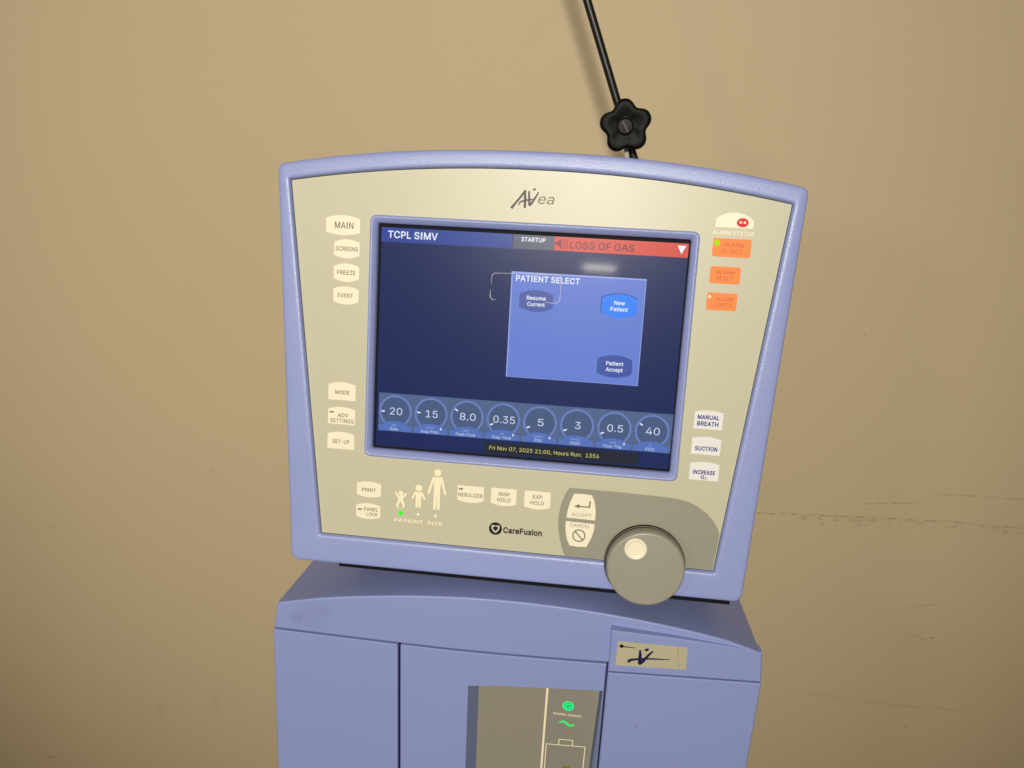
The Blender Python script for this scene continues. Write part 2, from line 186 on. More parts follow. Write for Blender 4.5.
g 425 207,-151,180,-149,156,-146,134,-140,114,-132,97,-122,82,-110,70,-97,59,-84,51,-69,101,-41,107,-49,114,-57,122,-66,131,-74,142,-82,154,-88,169,-93,187,-96,207,-97,236,-95,261,-87,282,-75,298,-58,308,-34,311,-6,311,68,306,68,301,60,294,51,287,41,277,32,266,23,252,16,236,10,217,6,195,5,165,7,138,14,113,27,90,43,71,65,55,90,43,120,36,154,34,191,36,229,43,263,55,293,71,320,90,342,112,361,138,374,166,382,196,384,218,383,237,379,253,373,267,365,279,356,288,346,296,336,302,327,308,319,313,319,313,379,372,379,372,-9,370,-40,363,-67,350,-90,334,-109,314,-124,291,-136,265,-144,237,-149;205,59,227,61,246,66,264,75,278,87,290,103,300,121,307,142,311,166,312,193,311,219,307,242,300,264,291,283,279,299,264,312,247,322,227,328,205,330,182,328,163,322,145,312,130,298,118,282,109,262,102,241,98,218,96,193,98,167,102,144,109,123,118,104,131,88,145,76,163,66,183,61
i 167 53,0,53,379,114,379,114,0;84,443,73,444,63,448,54,455,47,463,43,472,41,483,43,494,47,504,54,512,63,518,73,522,84,524,95,522,105,518,114,512,121,504,125,494,126,483,125,472,121,463,114,455,105,448,95,444
k 381 110,137,110,212,121,212,284,379,360,379,184,199,177,199;53,0,53,509,114,509,114,0;294,0,148,186,191,229,372,0
l 189 139,-2,112,0,91,8,74,20,62,37,55,59,53,84,53,509,114,509,114,99,114,83,117,71,120,62,126,57,135,53,146,52,152,52,157,52,160,53,164,53,167,54,170,54,181,3,175,1,169,0,162,-1,154,-2,147,-2
m 610 53,0,53,379,112,379,112,295,108,295,114,314,122,331,132,346,144,358,158,368,172,376,187,382,203,385,219,386,245,383,268,375,287,361,303,342,314,320,321,295,312,295,318,312,326,329,337,343,350,356,364,366,381,375,398,381,417,385,437,386,458,385,478,380,497,372,514,361,529,346,541,328,550,307,555,283,557,255,557,0,496,0,496,254,493,279,485,298,473,313,456,323,438,329,419,330,402,329,387,326,374,320,363,312,353,302,345,290,340,277,336,263,335,247,335,0,274,0,274,260,272,280,265,297,253,311,238,322,220,328,199,330,185,329,171,326,158,320,145,312,135,302,126,289,119,274,115,257,114,238,114,0
n 410 114,227,114,0,53,0,53,379,112,379,112,287,102,287,116,319,132,344,152,362,175,374,200,382,227,384,252,383,275,377,295,369,313,356,328,340,341,321,350,298,355,271,357,240,357,0,296,0,296,235,293,263,286,286,273,304,256,318,235,326,210,329,192,328,176,324,161,317,147,308,136,297,126,283,119,266,115,248
o 415 207,-8,174,-5,144,3,117,16,93,35,72,58,56,85,44,116,37,150,34,187,37,225,44,260,56,291,72,318,93,341,117,360,144,374,174,382,207,384,241,382,271,374,299,360,323,341,343,318,359,291,371,260,379,225,381,187,379,150,371,116,359,85,343,58,323,35,299,16,271,3,241,-5;207,46,231,49,252,55,270,66,285,80,298,97,307,117,314,139,318,163,319,187,318,212,314,236,307,258,298,278,285,296,270,310,252,321,231,328,207,330,184,328,163,321,145,310,130,296,118,278,108,258,102,236,98,212,96,187,98,163,102,139,108,117,118,97,130,80,145,66,163,55,184,49
p 424 53,-143,53,379,112,379,112,319,118,319,123,327,130,336,137,346,147,355,158,364,171,373,188,379,207,383,229,384,259,382,287,374,313,361,335,342,354,320,370,293,381,261,388,227,390,189,388,151,381,116,370,84,355,57,336,34,313,16,288,3,260,-6,229,-8,208,-7,189,-3,173,4,159,12,147,21,138,31,130,41,124,50,118,59,114,59,114,-143;220,47,242,49,262,55,279,66,294,80,306,97,316,117,323,139,327,163,328,189,327,215,323,239,316,261,307,281,295,298,280,311,262,322,243,328,220,330,198,328,178,322,161,312,147,299,134,282,125,263,118,241,114,216,113,189,114,162,118,138,125,115,135,95,147,78,162,65,179,55,198,49
r 259 53,0,53,379,112,379,112,321,115,321,124,339,137,354,152,367,171,377,191,383,213,385,218,385,223,385,229,384,235,384,240,384,243,384,243,322,241,323,236,324,230,324,223,325,215,326,207,326,190,324,174,321,159,315,146,306,135,296,126,284,119,269,115,254,114,237,114,0
s 365 182,-8,157,-7,133,-3,112,3,93,12,76,24,62,38,50,54,41,73,36,94,94,107,101,87,111,72,124,60,141,52,160,47,181,45,206,47,227,53,244,62,258,74,265,88,268,103,266,115,262,126,254,136,243,144,229,150,212,155,149,170,118,180,92,192,72,208,58,227,50,249,47,274,49,295,55,314,65,332,79,347,95,360,115,370,137,378,161,383,187,384,212,383,234,379,254,372,271,363,286,352,299,339,309,324,318,308,324,290,268,277,262,291,254,304,243,316,228,325,210,331,187,333,166,331,147,326,131,317,119,305,111,292,109,277,110,264,115,253,124,243,136,235,152,229,172,223,229,209,261,200,287,187,306,171,320,153,328,131,331,107,329,85,323,65,312,47,298,31,281,18,260,6,236,-2,210,-7
t 227 204,379,204,327,6,327,6,379;65,471,126,471,126,98,127,83,130,70,136,61,144,55,156,51,170,50,175,50,180,50,185,51,191,52,197,53,202,54,213,2,207,0,200,-2,192,-3,184,-3,176,-4,168,-4,138,-1,113,7,92,21,77,41,68,64,65,93
u 410 182,-5,158,-3,135,2,115,11,97,23,82,39,69,59,60,82,54,109,53,139,53,379,114,379,114,144,116,117,124,94,137,75,154,61,175,53,200,50,218,51,234,55,249,62,263,71,274,83,283,97,290,113,295,132,296,153,296,379,357,379,357,0,298,0,298,92,307,92,294,60,277,35,257,17,234,5,209,-3
v 389 163,0,17,379,84,379,165,155,173,132,180,110,187,87,193,64,199,42,206,21,184,21,191,42,197,64,203,87,209,110,216,132,224,155,305,379,371,379,226,0
w 567 138,0,23,379,87,379,133,214,140,190,147,164,154,137,161,107,168,75,175,41,165,41,172,74,179,105,186,135,192,163,199,189,206,214,252,379,316,379,362,214,368,189,375,163,382,136,388,106,395,75,402,41,391,41,399,75,406,106,413,135,420,163,427,189,434,214,480,379,545,379,429,0,368,0,319,172,314,189,309,207,305,225,300,243,295,262,291,280,286,299,281,318,277,338,291,338,286,319,281,299,277,280,272,262,267,243,263,225,258,207,253,189,248,172,199,0
"""
_glyph = {}
for _ln in GLYPHS.strip().split('\n'):
    _k, _a, _v = _ln.split(' ')
    _loops = []
    for _lp in _v.split(';'):
        _q = [int(q)/1000 for q in _lp.split(',')]; _loops.append(list(zip(_q[::2], _q[1::2])))
    _glyph[_k] = (int(_a)/1000, _loops)
_tess = {}
def glyph_mesh(ch, bold):
    """triangles of one letter; bold pushes every outline outwards (outer loops run clockwise, holes the other way)"""
    if (ch, bold) in _tess: return _tess[(ch, bold)]
    loops = _glyph[ch][1]
    if bold: loops = [offset(lp, bold) for lp in loops]
    co = []; ed = []
    for lp in loops:
        b = len(co); n = len(lp); co += [Vector(p) for p in lp]; ed += [(b + i, b + (i+1) % n) for i in range(n)]
    res = delaunay_2d_cdt(co, ed, [], 0, 1e-5)
    def winding(x, y):
        w = 0
        for lp in loops:
            for i in range(len(lp)):
                (x0, y0), (x1, y1) = lp[i-1], lp[i]
                if (y0 <= y) != (y1 <= y):
                    if x0 + (y - y0)/(y1 - y0)*(x1 - x0) > x: w += 1 if y1 > y0 else -1
        return w
    vs = [(v.x, v.y, 0.0) for v in res[0]]; fs = []
    for f in res[2]:
        cx = sum(vs[i][0] for i in f)/len(f); cy = sum(vs[i][1] for i in f)/len(f)
        if winding(cx, cy):
            q = [vs[i] for i in f]; fs.append(tuple(f) if area2(q) > 0 else tuple(reversed(f)))
    _tess[(ch, bold)] = (vs, fs)
    return vs, fs
_H = max(p[1] for lp in _glyph['H'][1] for p in lp)
_glyph['I'] = (0.245, [[(0.08, 0.0), (0.08, _H), (0.165, _H), (0.165, 0.0)]])
def text_geo(t, bold):
    bold = 0.030 if bold > 0.02 else (0.016 if bold > 0.009 else 0.0)
    vs = []; fs = []; x = 0.0
    for ch in t:
        if ch == ' ': x += 0.20; continue
        gv, gf = glyph_mesh(ch, bold)
        k = len(vs); vs += [(x + p[0], p[1], p[2]) for p in gv]; fs += [tuple(k + i for i in f) for f in gf]
        x += _glyph[ch][0] + bold
    return vs, fs

class MB:
    """collects geometry given as (u right, v up, w towards the viewer), mm"""
    def __init__(s): s.v = []; s.f = []; s.m = []; s.mats = []
    def mi(s, mat):
        if mat not in s.mats: s.mats.append(mat)
        return s.mats.index(mat)
    def add(s, vs, fs, mat):
        b = len(s.v); s.v += [tuple(p) for p in vs]; k = s.mi(mat)
        for f in fs: s.f.append(tuple(b + i for i in f)); s.m.append(k)
    def poly(s, pts, w, mat):
        s.add([(p[0], p[1], w) for p in pts], [tuple(range(len(pts)))], mat)
    def rect(s, cx, cy, ww, hh, w, mat):
        s.poly([(cx - ww/2, cy - hh/2), (cx + ww/2, cy - hh/2), (cx + ww/2, cy + hh/2), (cx - ww/2, cy + hh/2)], w, mat)
    def prism(s, pts, w0, w1, mat, inset=0.0, step=0.0, side=None):
        """solid slab between w0 (back) and w1 (front) with an optional chamfered front edge"""
        pts = ccw(pts); n = len(pts); rings = [(pts, w0)]
        if inset: rings += [(pts, w1 - step), (offset(pts, inset), w1)]
        else: rings += [(pts, w1)]
        vs = [(p[0], p[1], w) for r, w in rings for p in r]
        fs = []
        for k in range(len(rings) - 1):
            for i in range(n):
                j = (i + 1) % n; fs.append((k*n + i, k*n + j, (k+1)*n + j, (k+1)*n + i))
        s.add(vs, fs, side or mat)
        b = len(s.v) - len(vs); k = s.mi(mat)
        s.f.append(tuple(b + (len(rings)-1)*n + i for i in range(n))); s.m.append(k)
        s.f.append(tuple(b + i for i in reversed(range(n)))); s.m.append(k)
    def disc(s, cx, cy, r, w, mat, n=28, ry=None):
        s.poly([(cx + r*math.cos(2*math.pi*i/n), cy + (ry or r)*math.sin(2*math.pi*i/n)) for i in range(n)], w, mat)
    def arc(s, cx, cy, r0, r1, a0, a1, w, mat, n=40):
        vs = []; fs = []
        for i in range(n + 1):
            a = math.radians(a0 + (a1 - a0)*i/n)
            vs += [(cx + r0*math.cos(a), cy + r0*math.sin(a), w), (cx + r1*math.cos(a), cy + r1*math.sin(a), w)]
        for i in range(n): fs.append((2*i, 2*i+1, 2*i+3, 2*i+2))
        s.add(vs, fs, mat)
    def stroke(s, pts, wd, w, mat):
        """flat pen line; wd a number or one width per point"""
        n = len(pts); wds = wd if isinstance(wd, (list, tuple)) else [wd]*n
        vs = []; fs = []
        for i, p in enumerate(pts):
            a = pts[max(0, i-1)]; b = pts[min(n-1, i+1)]
            dx, dy = b[0]-a[0], b[1]-a[1]; L = math.hypot(dx, dy) or 1
            nx, ny = -dy/L*wds[i]/2, dx/L*wds[i]/2
            vs += [(p[0]+nx, p[1]+ny, w), (p[0]-nx, p[1]-ny, w)]
        for i in range(n-1): fs.append((2*i+1, 2*i+3, 2*i+2, 2*i))
        s.add(vs, fs, mat)
    def text(s, t, cx, cy, h, w, mat, width=None, bold=0.0, align='c', italic=0.0):
        """h = cap height; the line is centred on (cx, cy), or starts / ends at cx"""
        vs, fs = text_geo(t, bold)
        if not vs: return
        x0 = min(v[0] for v in vs); x1 = max(v[0] for v in vs)
        cap_v, _ = text_geo('H', bold)
        ch = max(v[1] for v in cap_v)
        ky = h / ch; kx = ky if width is None else width / (x1 - x0)
        W = (x1 - x0)*kx
        ox = cx - W/2 if align == 'c' else (cx if align == 'l' else cx - W)
        s.add([(ox + (v[0]-x0)*kx + italic*v[1]*ky, cy - h/2 + v[1]*ky, w + v[2]) for v in vs], fs, mat)
    def revolve(s, cx, cy, prof, mats, n=64):
        """rings (radius, w) about the axis through (cx, cy)"""
        for k in range(len(prof) - 1):
            (r0, w0), (r1, w1) = prof[k], prof[k+1]
            vs = []; fs = []
            for i in range(n):
                a = 2*math.pi*i/n; c, q = math.cos(a), math.sin(a)
                vs += [(cx + r0*c, cy + r0*q, w0), (cx + r1*c, cy + r1*q, w1)]
            for i in range(n):
                j = (i+1) % n; fs.append((2*i, 2*j, 2*j+1, 2*i+1))
            s.add(vs, fs, mats[k] if isinstance(mats, (list, tuple)) else mats)
    def build(s, name, parent, fmap, smooth=None, bevel=None, weld=True):
        me = bpy.data.meshes.new(name)
        me.from_pydata([fmap(p) for p in s.v], [], s.f)
        for m in s.mats: me.materials.append(M[m])
        me.polygons.foreach_set('material_index', s.m)
        if weld:
            bm = bmesh.new(); bm.from_mesh(me)
            bmesh.ops.remove_doubles(bm, verts=bm.verts, dist=1e-6)
            if smooth is not None or bevel: bmesh.ops.recalc_face_normals(bm, faces=bm.faces)
            bm.to_mesh(me); bm.free()
        if smooth is not None:
            me.polygons.foreach_set('use_smooth', [True]*len(me.polygons))
            me.set_sharp_from_angle(angle=math.radians(smooth))
        me.update()
        o = bpy.data.objects.new(name, me); COL.objects.link(o)
        if parent is not None: o.parent = parent
        if bevel:
            b = o.modifiers.new('edge', 'BEVEL'); b.width = bevel*S; b.segments = 3; b.limit_method = 'ANGLE'; b.angle_limit = math.radians(40)
            b.harden_normals = False
            me.polygons.foreach_set('use_smooth', [True]*len(me.polygons))
            me.set_sharp_from_angle(angle=math.radians(40))
        return o

def area2(p): return sum(p[i][0]*p[(i+1) % len(p)][1] - p[(i+1) % len(p)][0]*p[i][1] for i in range(len(p)))
def ccw(p): return list(p) if area2(p) > 0 else list(reversed(p))
def offset(pts, d):
    """move a counter-clockwise outline inwards by d"""
    n = len(pts); out = []
    for i in range(n):
        a, b, c = pts[i-1], pts[i], pts[(i+1) % n]
        e1 = Vector((b[0]-a[0], b[1]-a[1])); e2 = Vector((c[0]-b[0], c[1]-b[1]))
        if e1.length < 1e-9: e1 = e2
        if e2.length < 1e-9: e2 = e1
        e1.normalize(); e2.normalize()
        n1 = Vector((-e1.y, e1.x)); n2 = Vector((-e2.y, e2.x))
        m = n1 + n2
        if m.length < 1e-6: m = n1
        m.normalize(); k = d / max(0.35, m.dot(n1))
        out.append((b[0] + m.x*k, b[1] + m.y*k))
    return out

def fillet(corners, r, edges=None, n=7):
    """outline through corners (clockwise or not); edges[i] = function t->(x,y) from corner i to i+1, sampled n_e times"""
    k = len(corners); edges = edges or [None]*k; r = r if isinstance(r, (list, tuple)) else [r]*k
    def P(i, t):
        a, b = corners[i], corners[(i+1) % k]
        return edges[i](t) if edges[i] else (a[0]+(b[0]-a[0])*t, a[1]+(b[1]-a[1])*t)
    out = []
    for i in range(k):
        a, b = corners[i], corners[(i+1) % k]; L = math.hypot(b[0]-a[0], b[1]-a[1])
        t0 = r[i]/L; t1 = 1 - r[(i+1) % k]/L
        ne = 28 if edges[i] else 6
        for j in range(ne + 1): out.append(P(i, t0 + (t1-t0)*j/ne))
        q0 = P(i, t1); c = b; q1 = P((i+1) % k, r[(i+1) % k]/math.hypot(corners[(i+2) % k][0]-b[0], corners[(i+2) % k][1]-b[1]))
        for j in range(1, n):
            t = j/n; out.append(((1-t)**2*q0[0] + 2*t*(1-t)*c[0] + t*t*q1[0], (1-t)**2*q0[1] + 2*t*(1-t)*c[1] + t*t*q1[1]))
    return out

def ring_loft(mb, rings, mat):
    n = len(rings[0][0]); vs = [(p[0], p[1], w) for r, w in rings for p in r]; fs = []
    for k in range(len(rings)-1):
        for i in range(n):
            j = (i+1) % n; fs.append((k*n+i, k*n+j, (k+1)*n+j, (k+1)*n+i))
    mb.add(vs, fs, mat)

def barrel(cx, cy, w, h, top, bot, n=8):
    """key outline: straight sides, top edge bowed up by top, bottom edge bowed down by bot; h overall"""
    y1 = cy + h/2 - top; y0 = cy - h/2 + bot; p = []
    for i in range(n+1):
        t = -1 + 2*i/n; p.append((cx + t*w/2, y0 - bot*(1-t*t)))
    for i in range(n+1):
        t = 1 - 2*i/n; p.append((cx + t*w/2, y1 + top*(1-t*t)))
    return p

# ------------------------------------------------------------------ the room's wall and floor
def wall_material():
    m, N, L, P = base_mat('painted_wall')
    P.inputs['Roughness'].default_value = 0.62; P.inputs['Specular IOR Level'].default_value = 0.3
    tc = N.new('ShaderNodeTexCoord'); sp = N.new('ShaderNodeSeparateXYZ'); L.new(tc.outputs['Object'], sp.inputs[0])
    def mth(op, a, b=None, c=None):
        n = N.new('ShaderNodeMath'); n.operation = op
        for i, v in enumerate((a, b, c)):
            if v is None: continue
            if isinstance(v, (int, float)): n.inputs[i].default_value = v
            else: L.new(v, n.inputs[i])
        return n.outputs[0]
    def mr(v, a, b, c=0.0, d=1.0, smooth=True):
        n = N.new('ShaderNodeMapRange'); n.interpolation_type = 'SMOOTHSTEP' if smooth else 'LINEAR'
        L.new(v, n.inputs[0])
        for i, q in zip((1, 2, 3, 4), (a, b, c, d)): n.inputs[i].default_value = q
        return n.outputs[0]
    def noise(scale, detail=4, stretch=None, rough=0.5):
        n = N.new('ShaderNodeTexNoise'); n.inputs['Scale'].default_value = scale; n.inputs['Detail'].default_value = detail
        n.inputs['Roughness'].default_value = rough
        if stretch:
            mp = N.new('ShaderNodeMapping'); mp.inputs['Scale'].default_value = stretch; L.new(tc.outputs['Object'], mp.inputs[0]); L.new(mp.outputs[0], n.inputs['Vector'])
        else: L.new(tc.outputs['Object'], n.inputs['Vector'])
        return n.outputs['Fac']
    x, z = sp.outputs[0], sp.outputs[2]
    wob = mth('MULTIPLY', mth('SUBTRACT', noise(9, 3), 0.5), 0.012)
    def scuff(x0, z0, slope, half, start, end, thr, strength, stretch=(55, 1, 190)):
        line = mth('ADD', mth('MULTIPLY_ADD', mth('SUBTRACT', x, x0), slope, z0), wob)
        d = mth('ABSOLUTE', mth('SUBTRACT', z, line))
        band = mr(d, half*0.3, half, 1, 0)
        grit = mr(noise(1.0, 5, stretch, 0.65), thr, thr + 0.10)
        sx = mr(x, start, start + 0.04); ex = mr(x, end - 0.03, end, 1, 0)
        return mth('MULTIPLY', mth('MULTIPLY', mth('MULTIPLY', band, grit), mth('MULTIPLY', sx, ex)), strength)
    marks = [scuff(0.271, -0.0455, 0.045, 0.0016, 0.18, 2.0, 0.45, 0.40, (110, 1, 260)),
             scuff(0.420, -0.0450, 0.060, 0.0075, 0.30, 2.0, 0.53, 0.36, (110, 1, 330)),
             scuff(0.400, -0.0210, 0.140, 0.0016, 0.38, 0.47, 0.40, 0.35),
             scuff(0.500, 0.0020, 0.040, 0.0014, 0.46, 0.75, 0.42, 0.30),
             scuff(0.480, -0.3050, 0.010, 0.0030, 0.26, 2.0, 0.47, 0.12),
             scuff(0.502, -0.1500, 0.200, 0.0010, 0.46, 0.53, 0.35, 0.30),
             scuff(0.495, -0.1990, -0.30, 0.0010, 0.47, 0.53, 0.35, 0.40),
             scuff(-0.700, -0.176, 0.40, 0.0016, -0.74, -0.60, 0.48, 0.15)]
    def spot(px, pz, r, s, sq=1.0):
        a = mth('SUBTRACT', x, px); b = mth('MULTIPLY', mth('SUBTRACT', z, pz), sq)
        d = mth('SQRT', mth('ADD', mth('MULTIPLY', a, a), mth('MULTIPLY', b, b)))
        return mth('MULTIPLY', mr(d, r*0.3, r, 1, 0), s)
    marks += [spot(0.5145, -0.198, 0.0022, 0.6), spot(-0.760, -0.598, 0.0030, 0.55), spot(-0.444, -0.060, 0.0022, 0.30),
              spot(-0.62, -0.20, 0.0025, 0.25), spot(-0.50, -0.285, 0.0024, 0.3), spot(-0.470, -0.44, 0.010, 0.06, 0.3), spot(-0.56, -0.47, 0.010, 0.06, 0.4),
              spot(0.51, -0.34, 0.0018, 0.45), spot(0.36, 0.19, 0.0016, 0.4)]
    tot = marks[0]
    for k in marks[1:]: tot = mth('MAXIMUM', tot, k)
    cr = N.new('ShaderNodeMix'); cr.data_type = 'RGBA'; cr.inputs[6].default_value = (0.455, 0.356, 0.213, 1); cr.inputs[7].default_value = (0.500, 0.391, 0.234, 1)
    L.new(noise(2.3, 6), cr.inputs[0])
    c2 = N.new('ShaderNodeMix'); c2.data_type = 'RGBA'; L.new(tot, c2.inputs[0]); L.new(cr.outputs[2], c2.inputs[6]); c2.inputs[7].default_value = (0.10, 0.075, 0.045, 1)
    L.new(c2.outputs[2], P.inputs['Base Color'])
    b = N.new('ShaderNodeBump'); b.inputs['Strength'].default_value = 0.30; b.inputs['Distance'].default_value = 0.002
    L.new(mth('ADD', mth('MULTIPLY', noise(260, 3), 0.35), noise(14, 4)), b.inputs['Height']); L.new(b.outputs[0], P.inputs['Normal'])
    return m
M['wall'] = wall_material()
M['floor'] = plastic('grey_vinyl_floor', (0.20, 0.18, 0.15), 0.5, 0.4)

WALL_Y = 330.0
def world_map(p): return (p[0]*S, -p[2]*S, p[1]*S)      # (u, v, w) -> world: w towards the viewer is -Y
b = MB(); b.prism([(-2200, FLOOR), (2200, FLOOR), (2200, 1900), (-2200, 1900)], -WALL_Y - 80, -WALL_Y, 'wall')
wall = b.build('wall', None, world_map); tag(wall, 'tan painted wall with scuff marks', None, None, 'structure')
b = MB(); b.add([(-2200, FLOOR, -WALL_Y - 80), (2200, FLOOR, -WALL_Y - 80), (2200, FLOOR, 1500), (-2200, FLOOR, 1500),
                 (-2200, FLOOR - 40, -WALL_Y - 80), (2200, FLOOR - 40, -WALL_Y - 80), (2200, FLOOR - 40, 1500), (-2200, FLOOR - 40, 1500)],
                [(0, 3, 2, 1), (4, 5, 6, 7), (0, 1, 5, 4), (1, 2, 6, 5), (2, 3, 7, 6), (3, 0, 4, 7)], 'floor')
floor = b.build('floor', None, world_map); floor.location.z = -0.004; wall.location.z = 0.0
tag(floor, 'plain grey floor', None, None, 'structure')

# ------------------------------------------------------------------ ventilator cabinet (lower unit)
cab = empty('ventilator_cabinet', (0, 0, FLOOR*S))
tag(cab, 'lavender plastic cabinet with arched top, recessed grey power panel and paper label', 'medical cabinet')
def cm(p): return (p[0]*S, -p[2]*S, (p[1]-FLOOR)*S)
F = 19.0     # front plane, w
arch = [(-198.8, -2.5), (-181, 1.9), (-162.9, 6.2), (-140, 10.6), (-113.8, 14.6), (-90, 17.9), (-64.9, 20.6), (-36, 23.0), (-8.7, 24.2), (18, 24.5), (44.2, 24.0),
        (66, 23.2), (88.3, 21.8), (108, 20.0), (128.1, 17.9), (155, 14.4), (180.0, 10.0), (194, 6.0), (206.8, 2.2)]
# carcass behind the doors
b = MB(); b.prism([(-199, -26), (203, -26), (203, FLOOR), (-202, FLOOR)], -300, F - 10, 'gap'); carc = b.build('carcass', cab, cm)
# side and back shell
b = MB()
b.prism([(-203.0, -29.5), (-199.2, -29.0), (-202.2, FLOOR), (-208.5, FLOOR)], -303, F - 6.5, 'cabinet'); b.build('side_panel', cab, cm)
b = MB(); b.prism([(203.2, -26), (208.0, -26), (208.6, FLOOR), (203.2, FLOOR)], -303, F - 6.5, 'cabinet'); b.build('side_panel', cab, cm)
# top cap: front face plus arched top running back
b = MB()
front = [(-203.0, -28.3)] + arch + [(210.0, -24.0), (83.5, -24.2), (40, -26.4), (-4, -28.1), (-45, -29.0), (-91, -29.2), (-150, -28.9)]
b2 = []
for p in front:    # the back outline is a little lower and narrower
    x = p[0]*0.975 + 0.1; z = p[1]*0.9 - 4 if p[1] > -10 else p[1]
    b2.append((x, z))
n = len(front); vs = [(p[0], p[1], F) for p in front] + [(q[0], q[1], F - 110) for q in b2] + [(q[0], q[1], -300) for q in b2]
fs = [tuple(range(n))[::-1], tuple(range(2*n, 3*n))]
for k in range(2):
    for i in range(n):
        j = (i+1) % n; fs.append((k*n+i, k*n+j, (k+1)*n+j, (k+1)*n+i))
b.add(vs, fs, 'cabinet'); b.build('top_cover', cab, cm, bevel=1.3)
# doors below the seam
b = MB(); b.prism([(-204.0, -30.6), (-150, -30.9), (-92.5, -31.3), (-92.5, FLOOR), (-210.0, FLOOR), (-207.4, -185)], F - 9.8, F - 0.3, 'cabinet', 0.8, 0.8)
b.build('left_door', cab, cm)
b = MB()
# centre door as a frame around the recess
lipL0, lipR0, lipR1, lipL1 = (-30.4, -64.9), (84.6, -53.3), (88.4, FLOOR + 20), (-29.0, FLOOR + 20)
oL = [(-90.4, -31.2), (-45, -31.0), (-4, -30.0), (40, -28.4), (85.6, -26.4)]
top_lip = [lipL0, (-5, -61.0), (27.5, -58.2), (56, -55.6), lipR0]
outer = oL + [(89.4, FLOOR), (-90.4, FLOOR)]
inner = top_lip + [lipR1, lipL1]
wf = F - 0.3
o_in = offset(ccw(outer), 0.8)
o_in = o_in if area2(outer) > 0 else list(reversed(o_in))
m_ = len(outer)
vs = [(p[0], p[1], F-9.8) for p in outer] + [(p[0], p[1], wf-0.8) for p in outer] + [(p[0], p[1], wf) for p in o_in] + [(p[0], p[1], wf) for p in inner]
fs = []
for k in range(3):
    for i in range(m_):
        j = (i+1) % m_; fs.append((k*m_+i, k*m_+j, (k+1)*m_+j, (k+1)*m_+i))
b.add(vs, fs, 'cabinet')
door = b.build('centre_door', cab, cm, smooth=35)
# recess walls: wide sloping wall at the left, narrow ones elsewhere
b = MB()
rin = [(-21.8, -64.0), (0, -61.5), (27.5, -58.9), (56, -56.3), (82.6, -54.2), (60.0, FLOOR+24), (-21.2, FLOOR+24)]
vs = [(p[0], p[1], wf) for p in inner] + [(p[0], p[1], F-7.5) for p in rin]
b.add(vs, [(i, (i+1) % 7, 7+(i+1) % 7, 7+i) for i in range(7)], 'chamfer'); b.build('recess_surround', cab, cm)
PW = F - 7.4
b = MB(); b.prism([(-22.5, -60), (38, -53), (85, -50), (66, FLOOR+22), (-22.5, FLOOR+22)], F-9, F-7.45, 'base_panel')
b.rect(58.5, (FLOOR-58)/2+12, 40.5, -FLOOR-78, F-7.40, 'base_panel_b')
pan = b.build('power_panel', cab, cm)
tag(pan, 'grey brown recessed panel with pale dividing line, power symbols and battery outline')
b = MB(); b.stroke([(37.9, -58.0), (37.5, -151), (37.2, FLOOR+24)], 1.8, PW+0.12, 'ink_pale'); b.build('divider_line', pan, cm)
# power icon
b = MB(); px, pz = 56.9, -79.2
b.disc(px, pz, 4.9, PW+0.15, 'green_icon'); b.arc(px, pz, 2.7, 3.3, 0, 360, PW+0.2, 'green_icon_dark'); b.disc(px, pz, 1.3, PW+0.2, 'green_icon_dark')
b.build('power_symbol', pan, cm)
b = MB(); b.text('POWER ON/OFF', 57.0, -88.6, 2.1, PW+0.15, 'ink_pale', width=25.2, bold=0.01); b.build('lettering', pan, cm)
b = MB(); wv = [(50.2 + 13.6*t/16, -97.9 + 1.7*math.sin(t/16*2*math.pi)) for t in range(17)]
b.stroke(wv, [0.8+1.6*math.sin(math.pi*(t+1)/18) for t in range(17)], PW+0.15, 'green_wave'); b.build('mains_symbol', pan, cm)
b = MB(); b.disc(59.2, -107.4, 1.0, PW+0.12, 'ink_rust'); b.build('charge_lamp', pan, cm)
b = MB()
for n_, (q, e) in enumerate((((40.4, FLOOR+40), (40.4, -122.6)), ((40.0, -122.6), (75.0, -120.6)), ((74.6, -120.6), (74.6, FLOOR+40)),
                             ((51.4, -122.0), (51.4, -115.8)), ((51.0, -115.8), (63.8, -115.1)), ((63.4, -115.1), (63.4, -121.2)))):
    b.stroke([q, e], 0.8, PW+0.15+0.02*n_, 'ink_pale')
b.build('battery_symbol', pan, cm)
b = MB(); b.rect(59.8, -147.5, 6.5, 6, PW+0.12, 'amber_dim'); b.build('battery_lamp', pan, cm)

# right-hand proud block: cap and lower door; its face swings back to the right
def angled(pts, w_left, w_right, back, mat, mb, inset, step):
    pts = ccw(pts)
    def wz(x): return w_left + (w_right - w_left)*(x - 86)/(208 - 86)
    ins = offset(pts, inset); n = len(pts)
    vs = [(p[0], p[1], back) for p in pts] + [(p[0], p[1], wz(p[0])-step) for p in pts] + [(p[0], p[1], wz(p[0])) for p in ins]
    fs = [tuple(range(n))[::-1], tuple(range(2*n, 3*n))]
    for k in range(2):
        for i in range(n):
            j = (i+1) % n; fs.append((k*n+i, k*n+j, (k+1)*n+j, (k+1)*n+i))
    mb.add(vs, fs, mat)
b = MB(); angled([(86.2, 12.8), (140, 9.8), (180, 6.2), (207.9, 2.2), (211.2, -25.6), (145, -26.2), (86.9, -27.0)], F+8, F+0.8, F-9.8, 'cabinet', b, 1.1, 1.1)
b.build('side_module_cover', cab, cm, smooth=25)
b = MB(); angled([(86.9, -28.4), (145, -27.7), (211.4, -27.2), (212.4, FLOOR), (90.8, FLOOR)], F+8, F+0.8, F-9.8, 'cabinet', b, 0.9, 0.9)
b.build('side_module_door', cab, cm, smooth=25)
def bw(x): return F + 8 - 7.2*(x - 86)/122
